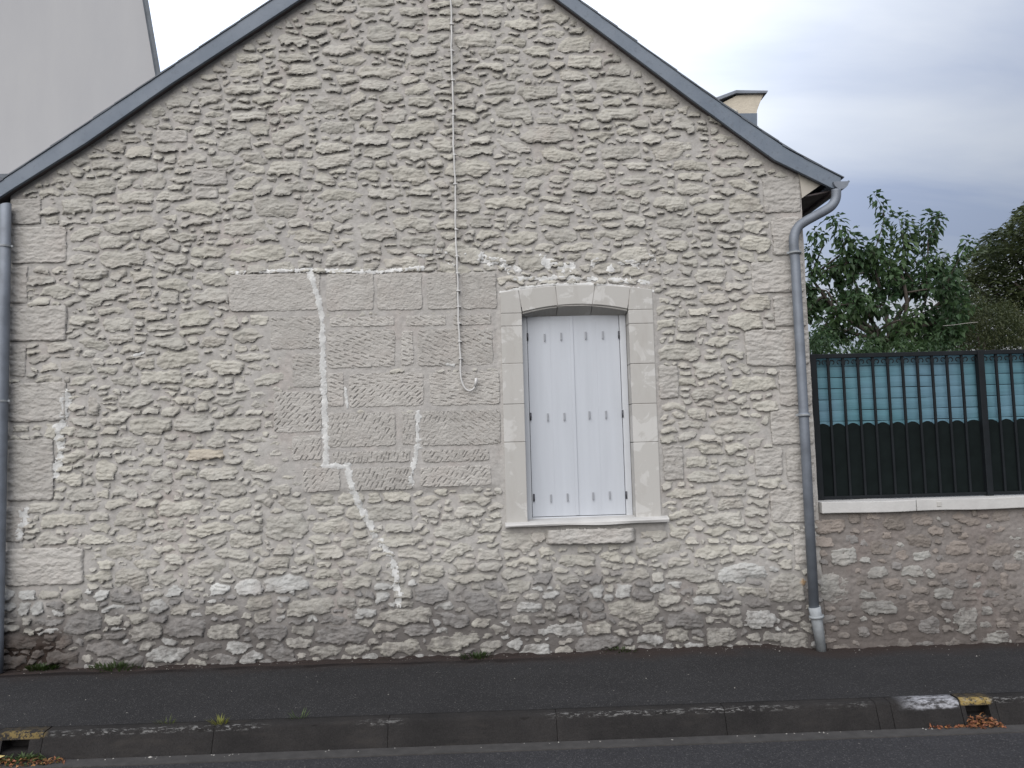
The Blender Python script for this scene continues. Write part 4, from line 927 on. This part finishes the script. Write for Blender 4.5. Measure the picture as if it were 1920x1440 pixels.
for a, c_ in ((px_[0], px_[1]), (px_[1], px_[2])):
    bm = bmesh.new(); prism(bm, [a, c_, (c_[0], c_[1]+0.28), (a[0], a[1]+0.28)], 21.7, 30.3); o = link('roof', bm_mesh('roof', bm), MAT['roof_pale'], fh); o.location = (-20.5, -22, 0)

# ------------------------------------------------------------------ trees and shrubs
class Leaves:
    def __init__(s): s.V = []; s.F = []; s.T = []; s.n = 0
    def leaf(s, p, d, up, ln, wd, tint, fold=0.25):
        d = d.normalized(); side = d.cross(up)
        if side.length < 1e-4: side = Vector((1, 0, 0))
        side.normalize(); nn = side.cross(d)
        a = p; b_ = p+d*ln*0.42+side*wd*0.5+nn*wd*fold; c_ = p+d*ln*0.42-side*wd*0.5+nn*wd*fold; t = p+d*ln-nn*ln*0.10; m = p+d*ln*0.45
        s.V += [a, b_, t, c_, m]; i = s.n; s.F += [(i, i+1, i+4), (i+1, i+2, i+4), (i+4, i+2, i+3), (i, i+4, i+3)]; s.T += [tint]*5; s.n += 5
    def build(s, name, mat, parent):
        return link(name, np_mesh(name, np.array([tuple(v) for v in s.V]), np.array(s.F), np.array(s.T), smooth=False), mat, parent)
rv = lambda s=1: Vector((random.gauss(0, s), random.gauss(0, s), random.gauss(0, s)))
def shoot(lv, bmw, p0, p1, n, ln, spread=0.06, wide=0.42, r0=0.008, tipg=0.0, bend=0.06):
    p0 = Vector(p0); p1 = Vector(p1); mid = (p0+p1)/2+rv(bend*(p1-p0).length)
    path = smooth_path([p0, mid, p1], 5)
    if bmw is not None: tube(bmw, path, [r0*(1-0.8*i/(len(path)-1)) for i in range(len(path))], 5, False)
    for k in range(n):
        t = ((k+random.random())/n)*0.97+0.03; i = min(int(t*(len(path)-1)), len(path)-2); p = path[i].lerp(path[i+1], t*(len(path)-1)-i)
        ax = (path[i+1]-path[i]).normalized(); az = k*2.4+random.random(); u = ax.orthogonal().normalized(); o_ = (u*math.cos(az)+ax.cross(u)*math.sin(az))
        d = o_*0.75+ax*0.15+Vector((0, 0, -0.75+0.5*(t > 0.85)))+rv(0.22)
        v = random.uniform(0.7, 1.25)*(1+tipg*max(0, t-0.55)*2); tint = (v*(1+0.25*tipg*t), v, v*0.9)
        lv.leaf(p+o_*spread*random.uniform(0.1, 1), d, Vector((0, 0, 1))+rv(0.3), ln*random.uniform(0.65, 1.15)*(1-0.3*(t > 0.9)), ln*wide*random.uniform(0.8, 1.1), tint)
def tree_root(name, label, cat, loc, group=None): return tag(empty(name, loc), label, cat, group)
# cherry tree
TY = 4.6
def T3(px, py, y): x, z = W(px, py, y); return Vector((x, y, z))
base = T3(1660, 900, TY); base.z = -0.1
ct = tree_root('cherry_tree', 'young cherry tree with dark drooping leaves and tall upright shoots beside the house', 'tree', base)
lv = Leaves(); wood = bmesh.new(); hub = T3(1665, 640, TY)
tube(wood, smooth_path([base, T3(1662, 760, TY), hub], 5), [0.10-0.004*i for i in range(11)], 8)
limbs = []
for px, py, dy in ((1560, 560, -0.5), (1600, 520, 0.4), (1640, 500, 0.1), (1690, 510, -0.3), (1740, 520, 0.3), (1770, 560, 0), (1550, 610, 0.5), (1630, 590, -0.8), (1720, 590, 0.8), (1520, 520, 0.2), (1790, 600, -0.4)):
    e = T3(px, py, TY+dy); m = hub.lerp(e, 0.5)+rv(0.08); pth = smooth_path([hub+rv(0.03), m, e], 5); tube(wood, pth, [0.045-0.003*i for i in range(len(pth))], 6); limbs += pth[2:]
UP = [((1640, 470), (1638, 362), 26, 0.09, -0.1), ((1690, 500), (1682, 398), 60, 0.17, 0.5), ((1735, 520), (1752, 395), 64, 0.13, -0.1), ((1725, 600), (1735, 480), 50, 0.15, -0.2), ((1585, 470), (1562, 402), 28, 0.10, -0.1),
      ((1600, 480), (1588, 428), 18, 0.1, 0.2), ((1545, 455), (1524, 428), 14, 0.08, 0), ((1780, 520), (1818, 444), 26, 0.09, 0.1), ((1770, 570), (1790, 500), 30, 0.1, 0), ((1608, 500), (1600, 440), 30, 0.13, 0.1), ((1535, 520), (1522, 460), 30, 0.1, 0.0),
      ((1655, 500), (1655, 445), 30, 0.13, 0.1), ((1700, 470), (1705, 420), 22, 0.12, 0.4), ((1740, 450), (1762, 402), 14, 0.07, 0.2), ((1790, 640), (1782, 560), 30, 0.12, 0)]
for a, c_, n, sp, tg in UP:
    dy = random.uniform(-0.3, 0.3); shoot(lv, wood, T3(*a, TY+dy), T3(*c_, TY+dy), int(n*2.6), 0.13, sp*0.9, wide=0.5, tipg=tg)
    limb = min(limbs, key=lambda q: (q-T3(*a, TY+dy)).length); tube(wood, [limb, T3(*a, TY+dy)], [0.016, 0.009], 5)
clumps = []
while len(clumps) < 44:
    px, py = random.uniform(1512, 1805), random.uniform(480, 655)
    if ((px-1655)/155)**2+((py-580)/105)**2 > 1: continue
    if any(math.hypot(px-a, (py-c_)*1.2) < 17 for a, c_ in clumps): continue
    clumps.append((px, py))
for px, py in clumps:
    cen = T3(px, py, TY+random.uniform(-0.9, 0.9)); q = min(limbs, key=lambda w_: (w_-cen).length); tube(wood, smooth_path([q, q.lerp(cen, 0.5)+rv(0.04), cen], 3), [0.014-0.0012*i for i in range(7)], 5)
    tone = random.choice((-0.3, -0.15, 0.0, 0.0, 0.3)); rad = random.uniform(0.20, 0.30)
    for k in range(6):
        d = (rv(1)+Vector((0, 0, 0.55))).normalized(); shoot(lv, wood, cen-d*0.05, cen+d*rad, random.randint(13, 18), 0.125, 0.085, wide=0.55, r0=0.005, tipg=tone)
o = link('trunk', bm_mesh('trunk', wood, True), MAT['bark'], ct); o.location = -base
o = lv.build('crown', MAT['cherry'], ct); o.location = -base
# feathery tree at the right
FYT = 10.0; base = T3(2010, 1000, FYT); base.z = -0.1
ft = tree_root('spreading_tree', 'large olive green tree with fine layered foliage at the right edge', 'tree', base)
lv = Leaves(); wood = bmesh.new(); hub = T3(2010, 690, FYT)
tube(wood, smooth_path([base, T3(2005, 850, FYT), hub], 5), [0.24-0.008*i for i in range(11)], 8)
outline = [(1786, 560), (1800, 520), (1822, 475), (1845, 448), (1880, 425), (1915, 392), (1960, 360), (2040, 335), (2120, 350), (2200, 420), (2240, 520), (2230, 640), (1790, 640)]
def inside(px, py):
    c_ = False; j = len(outline)-1
    for i in range(len(outline)):
        (xi, yi), (xj, yj) = outline[i], outline[j]
        if (yi > py) != (yj > py) and px < (xj-xi)*(py-yi)/(yj-yi)+xi: c_ = not c_
        j = i
    return c_
cnt = 0
for k in range(14):
    a = random.uniform(0, 6.28); e = T3(1815+k*29, random.uniform(430, 600), FYT+random.uniform(-1.5, 1.5)); pth = smooth_path([hub, hub.lerp(e, 0.5)+rv(0.15), e], 4); tube(wood, pth, [0.08-0.007*i for i in range(len(pth))], 5)
while cnt < 3000:
    px, py = random.uniform(1780, 2245), random.uniform(330, 660)
    if not inside(px, py): continue
    if perlin(np.array(px/34.0), np.array(py/17.0), 5) < -0.42: continue
    dep = random.uniform(-1.6, 1.6); p = T3(px, py, FYT+dep); cnt += 1
    dirv = Vector(((px-2010)/220, random.uniform(-.7, .7), 0.12)).normalized(); L_ = random.uniform(0.35, 0.6); v = random.uniform(0.6, 1.25)
    for q in range(13):
        t = q/12; pp = p+dirv*L_*(t-0.5)+Vector((0, 0, -0.12*(t-0.4)**2*4))+rv(0.02)
        sd_ = dirv.cross(Vector((0, 0, 1))).normalized()*(1 if q % 2 else -1); vv = v*random.uniform(0.85, 1.15)
        lv.leaf(pp, sd_+dirv*0.6+Vector((0, 0, -0.25))+rv(0.25), Vector((0, 0, 1))+rv(0.3), random.uniform(0.11, 0.18), 0.062, (vv*1.05, vv, vv*0.9), 0.1)
o = link('trunk', bm_mesh('trunk', wood, True), MAT['bark'], ft); o.location = -base
o = lv.build('crown', MAT['feather'], ft); o.location = -base
# shrubs behind the fence
def shrub(name, label, cx, cy, rx, ry, depth, n, mat, ln, group=None):
    base = T3(cx, 900, depth); base.z = -0.1; r_ = tree_root(name, label, 'shrub', base, group); lv = Leaves(); wood = bmesh.new()
    for k in range(6): e = T3(cx+random.uniform(-rx, rx)*0.6, cy+random.uniform(-0.5, 0.5)*ry, depth+random.uniform(-.4, .4)); tube(wood, smooth_path([base+rv(0.05), base.lerp(e, 0.5)+rv(0.1), e], 4), 0.018, 5)
    for k in range(n):
        a = random.uniform(0, 6.283); q = random.random()**0.55; px, py = cx+rx*q*math.cos(a), cy+ry*q*math.sin(a)
        py += 14*perlin(np.array(px/30.), np.array(depth), 8)
        p = T3(px, py, depth+random.uniform(-0.7, 0.7)); d = Vector(((px-cx)/rx*0.7, random.uniform(-.6, .6), 0.8)).normalized()+rv(0.25)
        v = random.choice((-0.25, -0.1, 0.0, 0.3)); shoot(lv, None, p-d*0.14, p+d*0.16, 15, ln, 0.05, tipg=v)
    o = link('stems', bm_mesh('stems', wood, True), MAT['bark'], r_); o.location = -base
    o = lv.build('foliage', mat, r_); o.location = -base
shrub('shrub', 'dark olive shrub behind the fence below the spreading tree', 1850, 650, 105, 92, 5.6, 800, MAT['olive'], 0.06)
shrub('shrub', 'low dark green shrub behind the fence under the cherry tree', 1700, 712, 130, 74, 3.6, 500, MAT['cherry'], 0.075)
shrub('shrub', 'small bright green shrub behind the fence next to the house corner', 1545, 690, 52, 62, 3.0, 150, MAT['cherry'], 0.08)
bm = bmesh.new(); tube(bm, smooth_path([T3(1768, 611, 3.2), T3(1790, 609, 3.2), T3(1812, 606, 3.2), T3(1834, 604, 3.2)], 5), 0.003, 6)  # thin pale twig by the olive shrub, built as its own object
base = T3(1745, 612, 3.2); sw = tag(link('twig', bm_mesh('twig', bm, True), MAT['grit']), 'thin pale wire in front of the olive shrub', 'twig')

# ------------------------------------------------------------------ weeds, dead leaves, grit
def tuft(px, py, label, n, h, spread, mat, col_=(1, 1, 1), broad=False, name='weed'):
    x, y = G(px, py, 0.0) if py < 1330 else G(px, py, 0.0); y = min(y, -0.03); z = float(pave_z(np.array(x), np.array(y))) if y > -1.35 else 0.0
    r_ = tag(empty(name, (x, y, z)), label, 'weed'); lv = Leaves()
    for k in range(n):
        a = random.uniform(0, 6.283); q = spread*random.random()**0.7; p = Vector((q*math.cos(a), q*math.sin(a)*0.5, 0)); d = Vector((math.cos(a)*0.6, math.sin(a)*0.5-0.15, random.uniform(0.5, 1.3)))
        v = random.uniform(0.7, 1.3); hh = h*random.uniform(0.5, 1.15); lv.leaf(p, d, Vector((0, 0, 1)), hh, hh*(0.45 if broad else 0.10), tuple(v*c for c in col_), 0.15)
    lv.build('blades', mat, r_)['kind'] = 'stuff'
tuft(222, 1252, 'small green weed growing at the foot of the wall near the left end', 90, 0.075, 0.15, MAT['weed'], broad=False)
tuft(212, 1254, 'low leafy weed at the wall foot beside the left green weed', 60, 0.05, 0.2, MAT['weed'], broad=True)
tuft(85, 1252, 'dark mossy growth in the hollow at the left wall foot', 130, 0.055, 0.11, MAT['weed'], (0.75, 0.75, 0.5), True)
tuft(893, 1232, 'tiny green weed at the wall foot left of the window', 60, 0.05, 0.12, MAT['weed'], (0.8, 0.8, 0.8), True)
tuft(1165, 1220, 'flat mossy weed at the wall foot under the window', 50, 0.035, 0.14, MAT['weed'], (0.7, 0.75, 0.6), True)
tuft(412, 1358, 'dry yellow grass tuft in the kerb joint', 60, 0.055, 0.05, MAT['weed'], (3.6, 2.6, 1.4))
tuft(312, 1357, 'thin sparse grass on the pavement edge left of the yellow tuft', 26, 0.05, 0.06, MAT['weed'], (2.4, 2.0, 1.4))
tuft(562, 1348, 'thin sparse grass on the pavement edge in the kerb middle', 22, 0.06, 0.05, MAT['weed'], (2.0, 2.0, 1.5))
def litter(cx, cy, rx, ry, hgt, n, name, green=0.0):
    lv = Leaves()
    for k in range(n):
        a = random.uniform(0, 6.283); q = math.sqrt(random.random()); x = cx+rx*q*math.cos(a); y = cy+ry*q*math.sin(a); z = -0.137+hgt*(1-q)*random.random()+0.005
        if y > -1.50 and not (abs(x-cx) < 0.07): y = -1.505-random.random()*0.04
        g = random.random() < green; v = random.uniform(0.4, 1.4)
        lv.leaf(Vector((x, y, z)), rv(1)*Vector((1, 1, 0.35)), Vector((0, 0, 1))+rv(0.5), random.uniform(0.018, 0.038), random.uniform(0.010, 0.018), (v*0.25, v*0.75, v*0.45) if g else (v, v*random.uniform(0.8, 1.1), v*random.uniform(0.7, 1.0)), 0.4)
    return tag(lv.build(name, MAT['dry'], None), kind='stuff')
xd = (2.80+2.915)/2; tag(litter(xd, -1.49, 0.105, 0.055, 0.085, 170, 'leaf_litter'), 'pile of reddish dead leaves in the drain mouth at the right')
tag(litter(xd-0.2, -1.515, 0.16, 0.014, 0.01, 30, 'leaf_litter'))
xd2 = -2.80; tag(litter(xd2+0.08, -1.535, 0.25, 0.05, 0.04, 210, 'leaf_litter', 0.15), 'brown dead leaves heaped below the left drain mouth')
r_ = tag(empty('weed', (xd2+0.06, -1.52, -0.12)), 'small weed growing from the dead leaves below the left drain', 'weed'); lv = Leaves()
for k in range(80):
    a = random.uniform(0, 6.283); v = random.uniform(0.8, 1.5); lv.leaf(Vector((random.gauss(0, 0.06), random.gauss(0, 0.014), 0)), Vector((math.cos(a), math.sin(a)*0.6-0.2, random.uniform(0.5, 1.2))), Vector((0, 0, 1)), random.uniform(0.025, 0.05), 0.016, (v, v*1.05, v), 0.2)
lv.build('blades', MAT['weed'], r_)['kind'] = 'stuff'
lv = Leaves(); lv.leaf(Vector((-0.10, 0, 0)), Vector((1, 0.0, 0.25)), Vector((0, -1, 0.6)), 0.15, 0.055, (1, 1, 1), 0.3)
o = tag(lv.build('fallen_leaf', MAT['yellow_leaf'], None), 'large yellowish fallen leaf lying left of the left drain weed', 'leaf'); o.location = (xd2-0.06, -1.555, -0.115)
def grit(n, fx, fy, fz, smin, smax, name='grit'):
    Vs, Fs = [], []; i = 0
    for k in range(n):
        x = fx(); y = fy(x); s_ = random.uniform(smin, smax)*(1 if random.random() > 0.06 else 2.0); z = fz(x, y); a = random.uniform(0, 6.3); c_, s2 = math.cos(a), math.sin(a); e = random.uniform(0.5, 1.8)
        for (u, v, w_) in ((1, 0, 0.1), (-0.2, 0.8, 0), (-0.9, 0, 0.15), (0, -0.8, 0), (0, 0, 0.9)):
            Vs.append((x+s_*(u*e*c_-v*s2), y+s_*(u*e*s2+v*c_), z+s_*w_*0.7))
        Fs += [(i, i+1, i+4), (i+1, i+2, i+4), (i+2, i+3, i+4), (i+3, i, i+4)]; i += 5
    return tag(link(name, np_mesh(name, np.array(Vs), np.array(Fs), smooth=False), MAT['grit']), kind='stuff')
pz = lambda x, y: float(pave_z(np.array(x), np.array(y)))
grit(150, lambda: random.uniform(-3.9, 4.4), lambda x: -0.05-abs(random.gauss(0, 0.06)), pz, 0.0018, 0.005)
grit(130, lambda: random.uniform(-3.9, 4.4), lambda x: random.uniform(-1.33, -0.2), pz, 0.0015, 0.004)
grit(60, lambda: random.uniform(-3.2, 3.4), lambda x: -1.508-abs(random.gauss(0, 0.02)), lambda x, y: -0.135, 0.0015, 0.007)
grit(60, lambda: random.uniform(-3.2, 3.4), lambda x: random.uniform(-2.0, -1.62), lambda x, y: -0.141, 0.001, 0.003)
